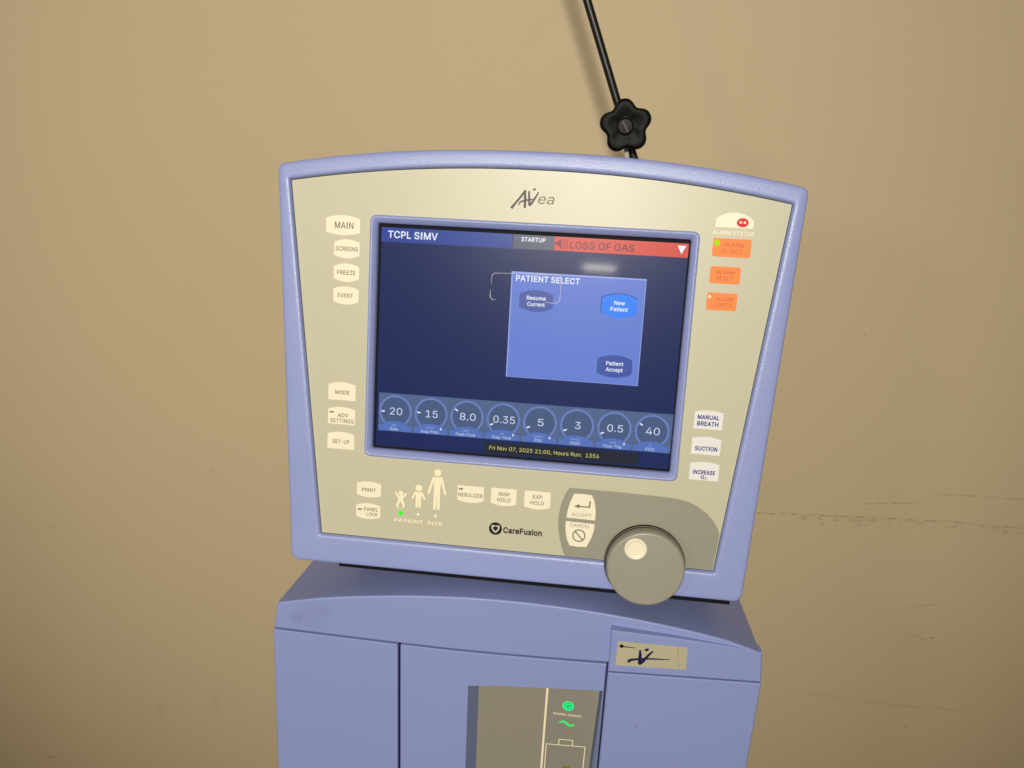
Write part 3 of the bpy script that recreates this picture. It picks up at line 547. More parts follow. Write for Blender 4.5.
# paper label with pen mark, on the cover
stk = MB()
P4 = [(92.4, 3.7), (148.6, 2.6), (149.4, -18.9), (92.2, -19.9)]
def on_block(mb, k):
    mb.v = [(x, y, bw(x) + k + w) for x, y, w in mb.v]
stk.prism(P4, 0, 0.18, 'sticker'); on_block(stk, 0.05)
st = stk.build('paper_label', cab, cm); tag(st, 'small yellowed paper label with blue pen scribble')
b = MB()
b.disc(95.6, -0.9, 1.7, 0, 'ink_black', 14)
b.stroke([(96.5, -1.1), (101.5, -1.5), (107.2, -1.6)], [1.0, 0.9, 0.5], 0, 'ink_black')
b.stroke([(102.4, -16.2), (102.8, -14.4), (104.6, -13.2), (108.5, -12.4), (113, -11.6), (119, -11.0), (127, -10.6), (135.6, -10.3)], [1.6, 2.6, 2.5, 2.0, 1.7, 1.5, 1.2, 0.5], 0.02, 'pen')
b.stroke([(110.7, -3.2), (111.2, -7.5), (111.4, -12.0), (111.4, -16.6)], [1.4, 2.4, 2.8, 2.6], 0.04, 'pen')
b.stroke([(111.0, -17.0), (113.5, -14.6), (116.0, -10.6), (118.6, -6.6), (121.2, -3.4)], [2.6, 2.8, 2.2, 1.9, 1.3], 0.06, 'pen')
b.stroke([(114.6, -3.3), (116.4, -2.4), (117.6, -1.4)], [2.2, 2.5, 1.2], 0.05, 'pen')
b.stroke([(139.5, 2.6), (141.4, -3.5), (142.4, -12), (144.4, -18.6)], [0.5, 0.9, 0.5, 0.7], 0.01, 'crease')
on_block(b, 0.3); b.build('pen_marks', st, cm)
# seam hole between the doors
b = MB(); b.disc(-91.4, -31.3, 1.5, F + 0.25, 'gap', 14); b.build('seam_hole', cab, cm)

# ------------------------------------------------------------------ monitor
RM = Matrix(((0.999958, -0.007422, 0.005359), (0.006422, 0.151660, -0.988412), (0.006523, 0.988405, 0.151701)))
mon = empty('ventilator_monitor', (0, 0, 0.033), RM)
tag(mon, 'lavender framed monitor with cream faceplate, lit navy screen and round olive dial', 'medical monitor')
def mm(p): return (p[0]*S, (p[1] + 195)*S, p[2]*S)

oc = [(-204.6, 134.5), (204.6, 134.5), (189.0, -194.4), (-190.6, -195)]
def o_top(t): u = -204.6 + 409.2*t; return (u, 152.2 - 17.7*abs(u/204.6)**2.2)
ic = [(-195.8, 124.2), (195.6, 123.4), (165.8, -171.8), (-166.0, -170.6)]
def i_top(t): u = -195.8 + 391.4*t; return (u, 140.3 - 16.5*abs(u/195.7)**2.1)
OUT = fillet(oc, [4.5, 4.5, 6, 6], [o_top, None, None, None])
INN = fillet(ic, [0.8, 0.8, 0.8, 0.8], [i_top, None, None, None])
OUT = offset(list(reversed(OUT)), -1.9); INN = list(reversed(INN))      # counter-clockwise
b = MB()
ring_loft(b, [(offset(OUT, 1.5), -26), (OUT, -20), (OUT, -4.0), (offset(OUT, 0.35), -2.0), (offset(OUT, 1.1), -0.8), (offset(OUT, 2.4), -0.35), (offset(OUT, 4.6), -0.1),
              (offset(INN, -4.2), 0.4), (offset(INN, -1.7), 0.3), (offset(INN, -1.2), 0.0), (offset(INN, -0.1), -2.3), (offset(INN, -0.05), -3.0)], 'lavender')
b.build('front_frame', mon, mm, smooth=50)
b = MB()
sc_in = [(p[0]*0.985, p[1]*0.985 + 1.0) for p in OUT]
back1 = [(p[0]*0.95, p[1]*0.93 + 5) for p in OUT]; back2 = [(p[0]*0.80, p[1]*0.76 + 12) for p in OUT]
ring_loft(b, [(sc_in, -24), (sc_in, -34), (back1, -58), (back2, -86)], 'lavender')
b.poly(list(reversed(back2)), -86, 'lavender'); b.build('rear_housing', mon, mm, smooth=40)
def holed(mb, outer, hole, w, mat):
    tri = tessellate_polygon([[Vector((p[0], p[1], 0)) for p in outer], [Vector((p[0], p[1], 0)) for p in hole]])
    allp = list(outer) + list(hole); fs = []
    for t in tri:
        q = [allp[i] for i in t]
        fs.append(tuple(t) if area2(q) > 0 else tuple(reversed(t)))
    mb.add([(p[0], p[1], w) for p in allp], fs, mat)
b = MB(); ring_loft(b, [(offset(INN, -0.3), -3.0), (offset(INN, 0.25), -3.0), (offset(INN, 0.4), -2.7)], 'gap'); holed(b, offset(INN, 0.4), [(-127, -96), (127, -96), (127, 97), (-127, 97)], -2.7, 'cream')
plate = b.build('faceplate', mon, mm)
# added black block standing in for the contact shade between monitor and cabinet (cabinet top is just below)
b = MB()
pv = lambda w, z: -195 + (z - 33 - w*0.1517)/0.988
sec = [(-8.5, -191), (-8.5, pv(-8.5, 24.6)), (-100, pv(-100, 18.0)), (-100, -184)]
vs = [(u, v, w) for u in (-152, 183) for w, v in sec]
b.add(vs, [(0, 1, 2, 3), (7, 6, 5, 4), (0, 4, 5, 1), (1, 5, 6, 2), (2, 6, 7, 3), (3, 7, 4, 0)], 'dial_dark'); b.build('contact_shade_block', mon, mm)

FP = -2.7
# printed olive zone round the dial
dk = [(43.6, -111.7), (76.9, -111.8), (105, -112.2), (122.7, -112.6), (133, -113.4), (142, -115.4), (149, -118.6), (156, -123.4), (161.5, -128.9), (165.6, -134.6), (168.4, -140.5),
      (165.7, -171.4), (43.9, -171.1), (41.2, -165), (38.6, -156), (36.6, -146), (36.4, -136), (37.8, -126), (40.4, -118)]
dk = [(min(p[0], 194.6 - (123.4 - p[1])*0.1009), p[1]) for p in dk]
b = MB(); b.poly(ccw(dk), FP + 0.12, 'grey_zone'); b.build('dial_surround', plate, mm)

KT = 0.35      # key thickness
def key(outline, mat, lines, ink, name='membrane_key', lamp=None, label=None):
    b = MB(); b.prism(outline, FP, FP + KT, mat, 0.25, 0.15); zt = FP + KT + 0.06
    for ln in lines:
        t, u, v, h, wdt = ln[:5]
        b.text(t, u, v, h, zt, ink, width=wdt, bold=0.025 if ink == 'ink_blue' else 0.012)
    if lamp: b.rect(lamp[0], lamp[1], 3.4, 1.5, zt, 'ink_logo_light')
    k = b.build(name, mon, mm)
    if label: tag(k, label)
    return k
key(barrel(-152.3, 90.2, 28.4, 16.0, 2.6, 2.2), 'key', [('MAIN', -151.4, 90.3, 5.0, 15.6)], 'ink_grey', label='large cream key lettered MAIN')
key(barrel(-148.7, 71.6, 21.4, 15.4, 2.4, 2.4), 'key', [('SCREENS', -148.8, 71.7, 3.4, 18.6)], 'ink_grey', label='cream key lettered SCREENS')
key(barrel(-148.7, 52.5, 21.4, 15.0, 2.4, 2.4), 'key', [('FREEZE', -148.8, 52.7, 3.4, 15.4)], 'ink_grey', label='cream key lettered FREEZE')
key(barrel(-148.7, 34.1, 21.4, 15.0, 2.4, 2.4), 'key', [('EVENT', -149.2, 34.2, 3.3, 12.8)], 'ink_grey', label='cream key lettered EVENT')
key(barrel(-150.3, -45.5, 23.6, 15.4, 2.2, 0), 'key', [('MODE', -150.0, -46.3, 3.3, 12.2)], 'ink_grey', label='cream key lettered MODE')
key(barrel(-150.3, -66.3, 23.4, 15.0, 2.2, 0), 'key', [('ADV', -149.2, -65.8, 3.4, 9.2), ('SETTINGS', -149.8, -70.6, 3.3, 20.2)], 'ink_grey', lamp=(-158.8, -63.6), label='cream key lettered ADV SETTINGS')
key(barrel(-150.5, -87.6, 23.4, 15.0, 2.2, 0), 'key', [('SET-UP', -150.4, -88.6, 3.4, 14.6)], 'ink_grey', label='cream key lettered SET-UP')
key(barrel(-125.1, -128.3, 21.2, 14.0, 1.9, 1.9), 'key', [('PRINT', -125.1, -128.6, 3.1, 12.0)], 'ink_grey', label='cream key lettered PRINT')
key(barrel(-125.3, -147.5, 21.2, 14.0, 1.9, 1.9), 'key', [('PANEL', -122.8, -145.6, 3.0, 12.4), ('LOCK', -121.8, -149.9, 3.0, 9.8)], 'ink_grey', lamp=(-132.6, -146.2), label='cream key lettered PANEL LOCK')
key(barrel(-38.0, -124.9, 22.4, 14.6, 0, 2.0), 'key', [('NEBULIZER', -38.0, -125.4, 3.2, 20.6)], 'ink_grey', lamp=(-46.4, -120.6), label='cream key lettered NEBULIZER')
key(barrel(-10.2, -124.8, 21.4, 15.2, 0, 2.0), 'key', [('INSP', -9.8, -122.0, 3.2, 9.2), ('HOLD', -9.8, -127.0, 3.2, 11.2)], 'ink_grey', label='cream key lettered INSP HOLD')
key(barrel(17.9, -125.0, 21.8, 15.6, 0, 2.0), 'key', [('EXP', 18.0, -121.9, 3.2, 7.8), ('HOLD', 18.0, -127.0, 3.2, 11.2)], 'ink_grey', label='cream key lettered EXP HOLD')
key(barrel(149.9, -46.2, 22.6, 15.4, 1.6, 0), 'key_white', [('MANUAL', 149.6, -44.0, 3.5, 17.0), ('BREATH', 149.6, -49.3, 3.5, 16.8)], 'ink_blue', label='white key lettered MANUAL BREATH')
key(barrel(150.1, -67.4, 23.0, 14.8, 1.6, 0), 'key_white', [('SUCTION', 150.2, -69.6, 3.4, 17.6)], 'ink_blue', label='white key lettered SUCTION')
key(barrel(150.6, -88.4, 23.2, 15.4, 1.6, 0), 'key_white', [('INCREASE', 150.4, -89.2, 3.3, 17.6), ('O', 149.6, -93.3, 3.0, 2.8), ('2', 152.2, -94.0, 1.8, 1.3)], 'ink_blue', label='white key lettered INCREASE O2')
rr = lambda cx, cy, w, h, r=1.6: ccw(fillet([(cx-w/2, cy+h/2), (cx+w/2, cy+h/2), (cx+w/2, cy-h/2), (cx-w/2, cy-h/2)], r, n=4))
key(rr(154.2, 89.0, 28.6, 13.8), 'key_orange', [('ALARM', 155.6, 91.4, 3.5, 14.8), ('SILENCE', 154.4, 86.6, 3.4, 16.0)], 'ink_rust', label='wide orange key lettered ALARM SILENCE beside a lit lamp')
key(rr(151.3, 68.1, 22.9, 13.0), 'key_orange', [('ALARM', 151.2, 70.4, 3.3, 13.2), ('RESET', 151.2, 65.8, 3.3, 12.6)], 'ink_rust', label='orange key lettered ALARM RESET')
key(rr(150.7, 47.7, 23.0, 13.4), 'key_orange', [('ALARM', 152.4, 49.8, 3.3, 13.4), ('LIMITS', 152.2, 45.4, 3.3, 13.2)], 'ink_rust', label='orange key lettered ALARM LIMITS')
# accept / cancel
acc = [(47.9, -116.4), (55, -116.0), (62.6, -116.4), (64.8, -121), (66.2, -126.5), (66.8, -132), (66.7, -137.8), (43.0, -137.4), (43.5, -131.5), (45.0, -124.5)]
b = MB(); b.prism(acc, FP, FP+KT, 'key', 0.25, 0.15); zt = FP+KT+0.06
b.stroke([(61.4, -121.4), (61.2, -127.3)], 1.3, zt, 'ink_grey'); b.stroke([(61.85, -126.8), (52, -126.7)], 1.2, zt+0.03, 'ink_grey')
b.poly([(48.2, -126.8), (53.0, -124.8), (53.0, -128.7)], zt, 'ink_grey')
b.text('ACCEPT', 55.2, -134.0, 2.9, zt, 'ink_grey', width=16.4); k = b.build('membrane_key', mon, mm); tag(k, 'cream key with return arrow lettered ACCEPT')
can = [(42.6, -140.4), (66.6, -140.9), (66.4, -146), (65.2, -151.5), (63.4, -156.5), (61.0, -161.4), (54, -161.9), (47.0, -161.2), (44.6, -156), (43.2, -150.5), (42.6, -145)]
b = MB(); b.prism(can, FP, FP+KT, 'key', 0.25, 0.15)
b.text('CANCEL', 54.6, -143.3, 2.8, zt, 'ink_grey', width=17.0)
b.arc(54.3, -152.0, 4.4, 5.5, 0, 360, zt, 'ink_grey'); b.stroke([(51.2, -148.8), (57.5, -155.3)], 1.1, zt, 'ink_grey'); k = b.build('membrane_key', mon, mm); tag(k, 'cream key with barred circle lettered CANCEL')

# alarm status window
b = MB()
dome = [(140.0, 103.9), (169.0, 103.9), (168.6, 110.2), (164.5, 113.3), (159, 115.2), (153, 115.6), (147.5, 114.8), (142.6, 112.4), (140.4, 110.0)]
b.prism(dome, FP, FP+KT, 'key', 0.25, 0.15); k = b.build('alarm_window', mon, mm)
b = MB(); b.prism([(160.4 + 4.4*math.cos(a*math.pi/14), 108.3 + 3.4*math.sin(a*math.pi/14)) for a in range(28)], FP+KT, FP+KT+0.25, 'red_gloss')
for q in (158.9, 161.9): b.disc(q, 108.4, 1.05, FP+KT+0.32, 'white_led', 12)
b.build('alarm_lamp', k, mm)
b = MB(); b.text('ALARM STATUS', 154.2, 100.3, 2.9, FP+0.1, 'ink_pale', width=31, bold=0.01); b.build('lettering', plate, mm)
def lamp(u, v, r, mat, name='indicator_lamp', label=None):
    b = MB(); b.revolve(u, v, [(r, FP), (r, FP+0.5), (r*0.6, FP+0.75), (0.001, FP+0.8)], mat, 20); o = b.build(name, mon, mm, smooth=60)
    if label: tag(o, label)
lamp(142.8, 92.4, 2.3, 'lime_led', label='lit lime green lamp'); lamp(141.2, 51.2, 1.3, 'white_led', label='small pale lamp')
lamp(-97.2, -146.6, 2.1, 'green_led', label='lit green lamp'); lamp(-82.0, -146.4, 1.3, 'key'); lamp(-66.9, -146.4, 1.3, 'key')
b = MB(); b.text('PATIENT  SIZE', -81.8, -152.9, 2.8, FP+0.1, 'ink_pale', width=41.5, bold=0.01); b.build('lettering', plate, mm)
# patient size pictograms
def cap(mb, a, c, wa, wc, w, mat):
    mb.stroke([a, c], [wa, wc], w, mat); mb.disc(a[0], a[1], wa/2, w+0.01, mat, 12); mb.disc(c[0], c[1], wc/2, w+0.02, mat, 12)
Z = FP + 0.1
def figure(cx, top, foot, head, sh, arm, legw, spread, name, label):
    H = top - foot; b = MB(); b.disc(cx, top - head, head, Z, 'ink_pale', 18)
    ys = top - 2*head - 0.8
    hip = foot + H*0.43
    b.poly([(cx - sh, ys), (cx + sh, ys), (cx + sh*0.72, hip), (cx - sh*0.72, hip)], Z, 'ink_pale')
    for s in (-1, 1):
        cap(b, (cx + s*sh*0.95, ys - legw*0.25), (cx + s*spread, foot + H*0.40), legw*0.75, legw*0.62, Z + 0.03, 'ink_pale')
        cap(b, (cx + s*sh*0.42, hip), (cx + s*sh*0.46, foot + legw*0.4), legw*0.95, legw*0.8, Z + 0.06, 'ink_pale')
    o = b.build(name, plate, mm); tag(o, label)
figure(-66.6, -105.6, -141.0, 3.0, 3.4, 0, 2.9, 7.2, 'patient_symbol', 'pale adult figure symbol')
figure(-82.2, -120.2, -140.6, 2.9, 2.9, 0, 2.5, 5.2, 'patient_symbol', 'pale child figure symbol')
b = MB(); b.disc(-97.4, -129.2, 2.2, Z, 'ink_pale', 16); b.poly([(-100.2, -131.4), (-94.8, -131.4), (-95.6, -136.5), (-99.2, -136.5)], Z+0.01, 'ink_pale')
cap(b, (-99.6, -132.2), (-102.2, -128.6), 1.7, 1.4, Z+0.03, 'ink_pale'); cap(b, (-95.4, -132.2), (-92.8, -129.2), 1.7, 1.4, Z+0.06, 'ink_pale')
cap(b, (-98.6, -136), (-100.6, -139.6), 2.2, 1.7, Z+0.09, 'ink_pale'); cap(b, (-100.6, -139.6), (-99.2, -141.6), 1.7, 1.3, Z+0.12, 'ink_pale')
cap(b, (-96.2, -136), (-94.4, -139.4), 2.2, 1.7, Z+0.15, 'ink_pale'); cap(b, (-94.4, -139.4), (-95.4, -141.6), 1.7, 1.3, Z+0.18, 'ink_pale')
o = b.build('patient_symbol', plate, mm); tag(o, 'pale infant figure symbol')

# script logo at the top
b = MB(); Lm = 'ink_logo'
b.stroke([(-17.2, 110.3), (-13.8, 114.8), (-10.4, 119.2), (-6.6, 124.4)], [2.21, 1.69, 1.69, 1.95], Z, Lm)
b.stroke([(-7.2, 124.6), (-6.7, 118), (-6.6, 111.0)], [1.56, 2.08, 1.95], Z+0.02, Lm)
b.stroke([(-11.6, 113.0), (-10.4, 115.6), (-6.5, 116.9), (-2.5, 117.5), (1.0, 118.2)], [0.91, 1.30, 1.43, 1.30, 0.65], Z+0.04, Lm)
b.stroke([(-4.0, 124.0), (-3.5, 118.0), (-3.1, 113.0)], [1.43, 1.82, 1.95], Z+0.06, Lm)
b.stroke([(-3.2, 113.0), (-0.6, 116.0), (1.4, 119.6), (3.6, 123.6)], [2.08, 1.69, 1.43, 0.91], Z+0.08, Lm)
b.stroke([(-0.8, 124.8), (0.4, 125.6), (1.2, 126.0)], [1.30, 1.56, 0.78], Z+0.1, Lm)
b.text('ea', 9.2, 118.6, 7.6, Z+0.12, 'ink_logo_light', width=12.4, bold=-0.01, italic=0.2, align='c')
o = b.build('logo', plate, mm); tag(o, 'grey script logo at top centre')
# maker's mark at the bottom
b = MB(); cx, cy = -15.6, -152.6
b.disc(cx, cy, 5.5, Z, 'ink_black', 32)
b.poly([(cx-3.6, cy+2.6), (cx-1.6, cy+3.2), (cx, cy+2.4), (cx+1.6, cy+3.2), (cx+3.6, cy+2.6), (cx+3.3, cy-0.4), (cx+1.7, cy-2.8), (cx, cy-3.9), (cx-1.7, cy-2.8), (cx-3.3, cy-0.4)], Z+0.03, 'cream')
b.poly([(cx-2.0, cy+1.5), (cx, cy+1.9), (cx+2.0, cy+1.5), (cx+1.8, cy-0.4), (cx, cy-2.3), (cx-1.8, cy-0.4)], Z+0.06, 'ink_black')
b.text('CareFusion', 7.3, -153.0, 4.9, Z, 'ink_black', width=32.6, bold=0.022); o = b.build('logo', plate, mm); tag(o, 'black round maker mark and name')

# dial
b = MB(); dx, dy = 109.4, -169.6
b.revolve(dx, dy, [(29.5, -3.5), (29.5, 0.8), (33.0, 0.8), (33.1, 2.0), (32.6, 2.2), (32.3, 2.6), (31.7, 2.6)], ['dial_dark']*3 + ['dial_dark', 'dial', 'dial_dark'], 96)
dial = b.build('control_dial', mon, mm, smooth=30)
tag(dial, 'round olive grey dial with pale finger dimple')
b = MB(); b.revolve(dx+0.3, dy, [(31.9, 3.3), (31.9, 7.5), (31.3, 11.4), (30.7, 12.4), (29.9, 12.9), (29.0, 13.0), (0.001, 13.0)], 'dial', 96); b.build('dial_face', dial, mm, smooth=30)
b = MB(); b.revolve(100.4, -153.2, [(9.0, 13.02), (8.8, 13.5), (8.0, 13.7), (7.2, 13.4), (6.9, 13.1), (5.0, 13.06), (0.001, 13.04)], 'key', 40); b.build('finger_dimple', dial, mm, smooth=70)

# screen frame and screen
def rrect(w, h, r, cx=-0.1, cy=0.5, n=5): return ccw(fillet([(cx-w/2, cy+h/2), (cx+w/2, cy+h/2), (cx+w/2, cy-h/2), (cx-w/2, cy-h/2)], r, n=n))
b = MB()
ring_loft(b, [(rrect(259.6, 198.8, 6), -3.2), (rrect(259.6, 198.8, 6), -2.0), (rrect(258.6, 197.8, 5.6), -0.9), (rrect(256.6, 195.8, 4.8), -0.3), (rrect(254.4, 193.6, 3.8), -0.6),
              (rrect(250, 188.6, 2.2), -3.2), (rrect(248.2, 186.6, 1.6), -4.2), (rrect(247.8, 186.2, 1.6), -8.4)], 'lavender')
b.build('screen_frame', mon, mm, smooth=50)

# the lit display
SW = -8.3
b = MB(); b.prism(rrect(249.5, 188, 1.8), SW-6, SW, 's_black'); scr = b.build('screen', mon, mm)
tag(scr, 'lit navy display with red alarm banner, popup window and row of round gauges')
Z0 = SW + 0.06
b = MB(); b.rect(0.2, 0.0, 244.6, 181.4, Z0, 'navy'); b.build('display_background', scr, mm)
Z1 = Z0 + 0.05; Z2 = Z1 + 0.05; Z3 = Z2 + 0.05; Z4 = Z3 + 0.05
T = 90.7
b = MB(); b.rect(-68.7, T-5.5, 106.8, 11.0, Z1, 'title_blue'); b.rect(-64.0, T-11.4, 116, 0.5, Z1, 'outline_dark')
b.text('TCPL SIMV', -96.2, 85.4, 5.5, Z2, 'white', width=40.8, bold=0.016); b.build('title_bar', scr, mm)
b = MB(); b.rect(1.5, T-5.6, 32.4, 11.2, Z1, 'status_grey'); b.text('STARTUP', 1.2, 87.2, 3.3, Z2, 'white', width=19.4, bold=0.01); b.build('status_box', scr, mm)
b = MB(); b.rect(70.2, T-5.5, 104.6, 10.9, Z1, 'alarm_red')
b.poly([(18.8, 84.2), (20.8, 84.2), (23.6, 81.2), (23.6, 89.4), (20.8, 86.6), (18.8, 86.6)], Z2, 'alarm_text')
for q in (25.0, 26.6, 28.2): b.rect(q, 85.4, 0.55, 7.6, Z2, 'alarm_text')
b.text('LOSS OF GAS', 55.6, 84.9, 5.6, Z2, 'alarm_text', width=50.4, bold=0.012)
b.poly([(114.0, 88.8), (120.6, 88.8), (117.4, 82.4)][::-1], Z2, 'white'); b.build('alarm_banner', scr, mm)
# popup
b = MB(); b.rect(38.9, 18.8, 107.0, 85.4, Z1, 'popup_edge'); b.rect(39.1, 18.4, 105.6, 84.0, Z2, 'popup')
b.text('PATIENT SELECT', -10.8, 56.6, 4.6, Z3, 'white', width=51.0, bold=0.012, align='l'); b.build('popup_window', scr, mm)
def button(cx, cy, w, h, mat, l1, l2, label, ring=None):
    b = MB()
    if ring: b.poly(ccw(barrel(cx-0.4, cy+0.5, w+0.8, h+0.6, 3.4, 3.4)), Z3, ring)
    b.poly(ccw(barrel(cx, cy, w, h, 3.4, 3.4)), Z3+0.03, mat)
    b.text(l1[0], cx, cy+2.4, 3.1, Z4+0.03, 'white', width=l1[1], bold=0.012); b.text(l2[0], cx, cy-2.6, 3.1, Z4+0.03, 'white', width=l2[1], bold=0.012)
    o = b.build('screen_button', scr, mm); tag(o, label)
button(6.4, 39.0, 27.2, 17.6, 'button_dull', ('Resume', 15.4), ('Current', 14.2), 'dull blue on-screen button')
button(72.8, 39.2, 28.0, 18.6, 'button_bright', ('New', 8.6), ('Patient', 13.8), 'bright blue on-screen button', 'button_mid')
button(72.7, -9.4, 28.0, 18.4, 'button_mid', ('Patient', 13.8), ('Accept', 13.6), 'dark blue on-screen button')
# gauges
b = MB(); b.rect(1.3, -61.2, 243.2, 32.4, Z1, 'gauge_band'); b.build('gauge_band', scr, mm)
G = [('20', 'bpm', 'Rate', 182, 10.6), ('15', 'cmH2O', 'Insp Pres', 176, 10.2), ('8.0', 'L/min', 'Peak Flow', 150, 13.2), ('0.35', 'sec', 'Insp Time', 205, 18.0),
     ('5', 'cmH2O', 'PSV', 205, 4.7), ('3', 'cmH2O', 'PEEP', 205, 4.7), ('0.5', 'L/min', 'Flow Trig', 205, 12.8), ('40', '%', 'FiO2', 150, 11.2)]
for i, (val, unit, nm, ang, wd) in enumerate(G):
    cx = -105.9 + i*30.42; cy = -60.3; b = MB()
    b.disc(cx, cy, 13.0, Z1+0.03, 'gauge_face', 48); b.arc(cx, cy, 12.2, 13.9, -48, 228, Z2, 'gauge_ring', 52)
    tab = [(cx-14.2, -77.2), (cx+14.2, -77.2), (cx+14.2, -72.6)] + [(cx + 11*math.cos(a), -72.8 + 4.2*math.sin(a)) for a in [math.pi*k/14 for k in range(1, 14)]] + [(cx-14.2, -72.6)]
    b.poly(tab, Z2+0.03, 'gauge_tab')
    b.text(val, cx + 0.6, cy + 0.2, 6.0, Z3, 'pale_blue', width=wd, bold=0.0)
    b.text(unit, cx - 0.6, -71.9, 1.5, Z3, 'gauge_text', bold=0.0); b.text(nm, cx - 0.6, -75.2, 2.5, Z3, 'gauge_text', bold=0.01)
    a = math.radians(ang); c, s_ = math.cos(a), math.sin(a)
    b.stroke([(cx + 9.0*c, cy + 9.0*s_), (cx + 11.8*c, cy + 11.8*s_)], [0.8, 1.4], Z3, 'white')
    if i in (1, 3, 4, 6): b.stroke([(cx + 8.2, -73.4), (cx + 8.8, -71.2), (cx + 9.2, -73.4)], 0.7, Z4, 'white')
    o = b.build('screen_gauge', scr, mm)
    tag(o, 'on-screen round gauge reading ' + val)
b = MB(); b.poly([(-29.5, -80.0), (98.0, -79.2), (98.0, -89.2), (-29.5, -90.0)][::-1], Z1, 'message_box')
b.text('Fri Nov 07, 2025 21:00, Hours Run:  1356', 20.4, -84.6, 3.2, Z2, 'yellow', width=91, bold=0.008); b.build('message_line', scr, mm)
# pale broken outline drawn over the display surface
b = MB()
b.stroke([(-24, 59.4), (-28.6, 59.2), (-30.4, 57.0), (-30.6, 50)], [0.3, 0.45, 0.45, 0.15], Z4+0.12, 'mark')
b.stroke([(-31.0, 46), (-31.0, 40.6), (-29.4, 38.0), (-26.5, 38.2)], [0.2, 0.6, 0.5, 0.2], Z4+0.12, 'mark')
b.stroke([(-24, 59.4), (-14, 59.8), (10, 60.3), (24.5, 60.6)], [0.3, 0.3, 0.6, 0.5], Z4+0.13, 'mark')
b.stroke([(24.5, 60.6), (25.2, 57), (25.5, 46), (25.1, 40)], [0.5, 0.6, 0.3, 0.6], Z4+0.14, 'mark')
b.stroke([(25.1, 40), (22.5, 38.2), (14, 38.4)], [0.6, 0.5, 0.4], Z4+0.15, 'mark')
b.build('outline_mark', scr, mm)

# ------------------------------------------------------------------ support rod with clamp knob
arm = empty('support_rod', (0.113, 0.150, 0.235))
tag(arm, 'thin black leaning rod with star shaped clamp knob behind the monitor', 'support arm')
def am(p): return (p[0]*S - 0.113, -p[2]*S - 0.150, p[1]*S - 0.235)
def tube(mb, a, c, r, mat, n=20):
    a = Vector(a); c = Vector(c); d = (c - a).normalized(); x = d.orthogonal().normalized(); y = d.cross(x)
    vs = []
    for P in (a, c):
        for i in range(n):
            q = P + x*r*math.cos(2*math.pi*i/n) + y*r*math.sin(2*math.pi*i/n); vs.append(tuple(q))
    mb.add(vs, [(i, (i+1) % n, n+(i+1) % n, n+i) for i in range(n)] + [tuple(range(n))[::-1], tuple(range(n, 2*n))], mat)
def rodp(z): return 74.2 - (z - 376.9)*0.4085
M['rod'] = plastic('black_painted_rod', (0.008, 0.008, 0.007), 0.36, 0.35)
b = MB(); tube(b, (rodp(235), 235, -150), (rodp(930), 930, -150), 3.6, 'rod'); b.build('rod', arm, am, smooth=40)
b = MB(); b.prism(rr(rodp(236), 236, 34, 46, 5), -164, -136, 'black'); b.build('socket', arm, am, bevel=1.5)
kx, kz = 65.3, 400.2
star = []
for i in range(100):
    a = 2*math.pi*i/100; q = math.cos(5*(a - math.radians(99)))
    star.append((kx + (20.2 + 2.5*q - 0.35*math.cos(10*(a - math.radians(99))))*math.cos(a), kz + (20.2 + 2.5*q - 0.35*math.cos(10*(a - math.radians(99))))*math.sin(a)))
b = MB()
c0 = lambda k: [(kx + (p[0]-kx)*k, kz + (p[1]-kz)*k) for p in star]
ring_loft(b, [(c0(0.5), -143), (c0(0.9), -142), (c0(0.98), -140), (c0(1.0), -137), (c0(1.0), -131), (c0(0.975), -128.5), (c0(0.92), -126.8), (c0(0.84), -126.2), (c0(0.6), -127.4), (c0(0.36), -128.2)], 'black_knob')
b.poly(c0(0.5)[::-1], -143, 'black_knob'); b.poly(c0(0.365), -128.2, 'black_knob')
kn = b.build('clamp_knob', arm, am, smooth=50)
b = MB(); b.revolve(kx-0.6, kz-0.2, [(7.4, -128.3), (7.2, -126.6), (6.6, -126.4), (6.2, -127.2)], 'black_knob', 32)
b.revolve(kx-0.6, kz-0.2, [(5.9, -127.4), (5.7, -126.2), (0.01, -125.9)], 'screw', 32)
b.stroke([(kx-3.2, kz+4.0), (kx+2.0, kz-4.4)], 1.5, -125.8, 'black'); b.build('screw', kn, am, smooth=40)
b = MB(); b.prism([(kx-1.0, kz-12), (kx+2.6, kz-12), (kx+7.8, kz-36), (kx+4.6, kz-36)], -146, -144, 'steel'); b.build('steel_tab', arm, am)

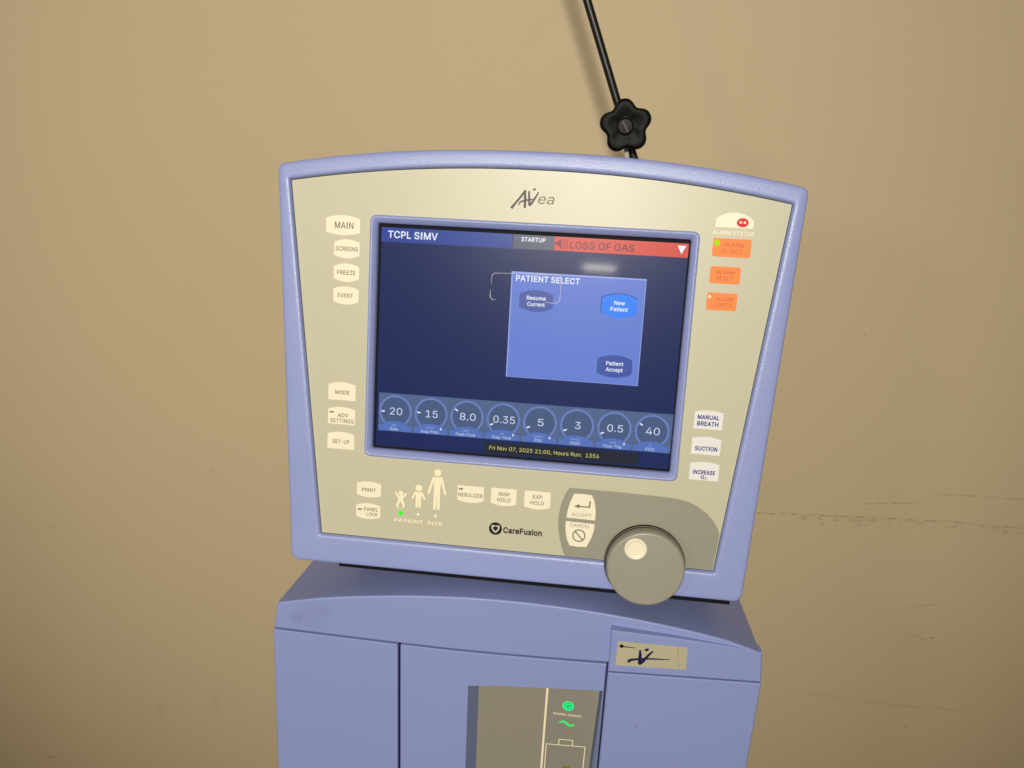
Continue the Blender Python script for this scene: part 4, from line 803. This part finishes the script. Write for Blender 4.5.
# ------------------------------------------------------------------ light
def area(name, loc, target, size, power, color, size_y=None):
    L = bpy.data.lights.new(name, 'AREA'); L.energy = power; L.color = color; L.size = size
    if size_y: L.shape = 'RECTANGLE'; L.size_y = size_y
    o = bpy.data.objects.new(name, L); COL.objects.link(o)
    d = Vector(target) - Vector(loc); o.location = loc; o.rotation_euler = d.to_track_quat('-Z', 'Y').to_euler(); return o
def spot(name, loc, target, radius, power, color, deg, blend):
    L = bpy.data.lights.new(name, 'SPOT'); L.energy = power; L.color = color; L.shadow_soft_size = radius; L.spot_size = math.radians(deg); L.spot_blend = blend
    o = bpy.data.objects.new(name, L); COL.objects.link(o)
    d = Vector(target) - Vector(loc); o.location = loc; o.rotation_euler = d.to_track_quat('-Z', 'Y').to_euler(); return o
spot('room_lamp', (-0.04, -2.9, 1.20), (-0.13, 0.33, 0.17), 0.16, 395, (1.0, 0.95, 0.86), 42, 1.0)
area('side_lamp', (-1.1, -1.5, 0.75), (-0.1, 0.33, 0.1), 0.25, 4, (1.0, 0.93, 0.82))
area('tube_lamp', (0.09, -2.9, 0.725), (0.05, 0.0, 0.3), 0.15, 1.8, (1.0, 0.93, 0.82), 0.02)
w = bpy.data.worlds.new('World'); scene.world = w; w.use_nodes = True
w.node_tree.nodes['Background'].inputs[0].default_value = (1.0, 0.90, 0.78, 1); w.node_tree.nodes['Background'].inputs[1].default_value = 0.10

# ------------------------------------------------------------------ camera
cd = bpy.data.cameras.new('camera'); cam = bpy.data.objects.new('camera', cd); COL.objects.link(cam)
cd.sensor_width = 36; cd.lens = 760*36/1024; cd.clip_start = 0.01; cd.clip_end = 50
R = Matrix(((0.9917109859855978, -0.08109227140881348, 0.0996662620611048), (0.11985321293203542, 0.3042619240930164, -0.9450184595536131), (0.046309044746589936, 0.949130510027454, 0.3114590620124633)))
cam.matrix_world = Matrix.Translation((0.0516, -0.5555, 0.389)) @ R.to_4x4()
scene.camera = cam
scene.view_settings.view_transform = 'Standard'; scene.view_settings.look = 'None'; scene.view_settings.exposure = 0; scene.view_settings.gamma = 1
scene.render.resolution_x = 1024; scene.render.resolution_y = 768
scene.cycles.max_bounces = 6
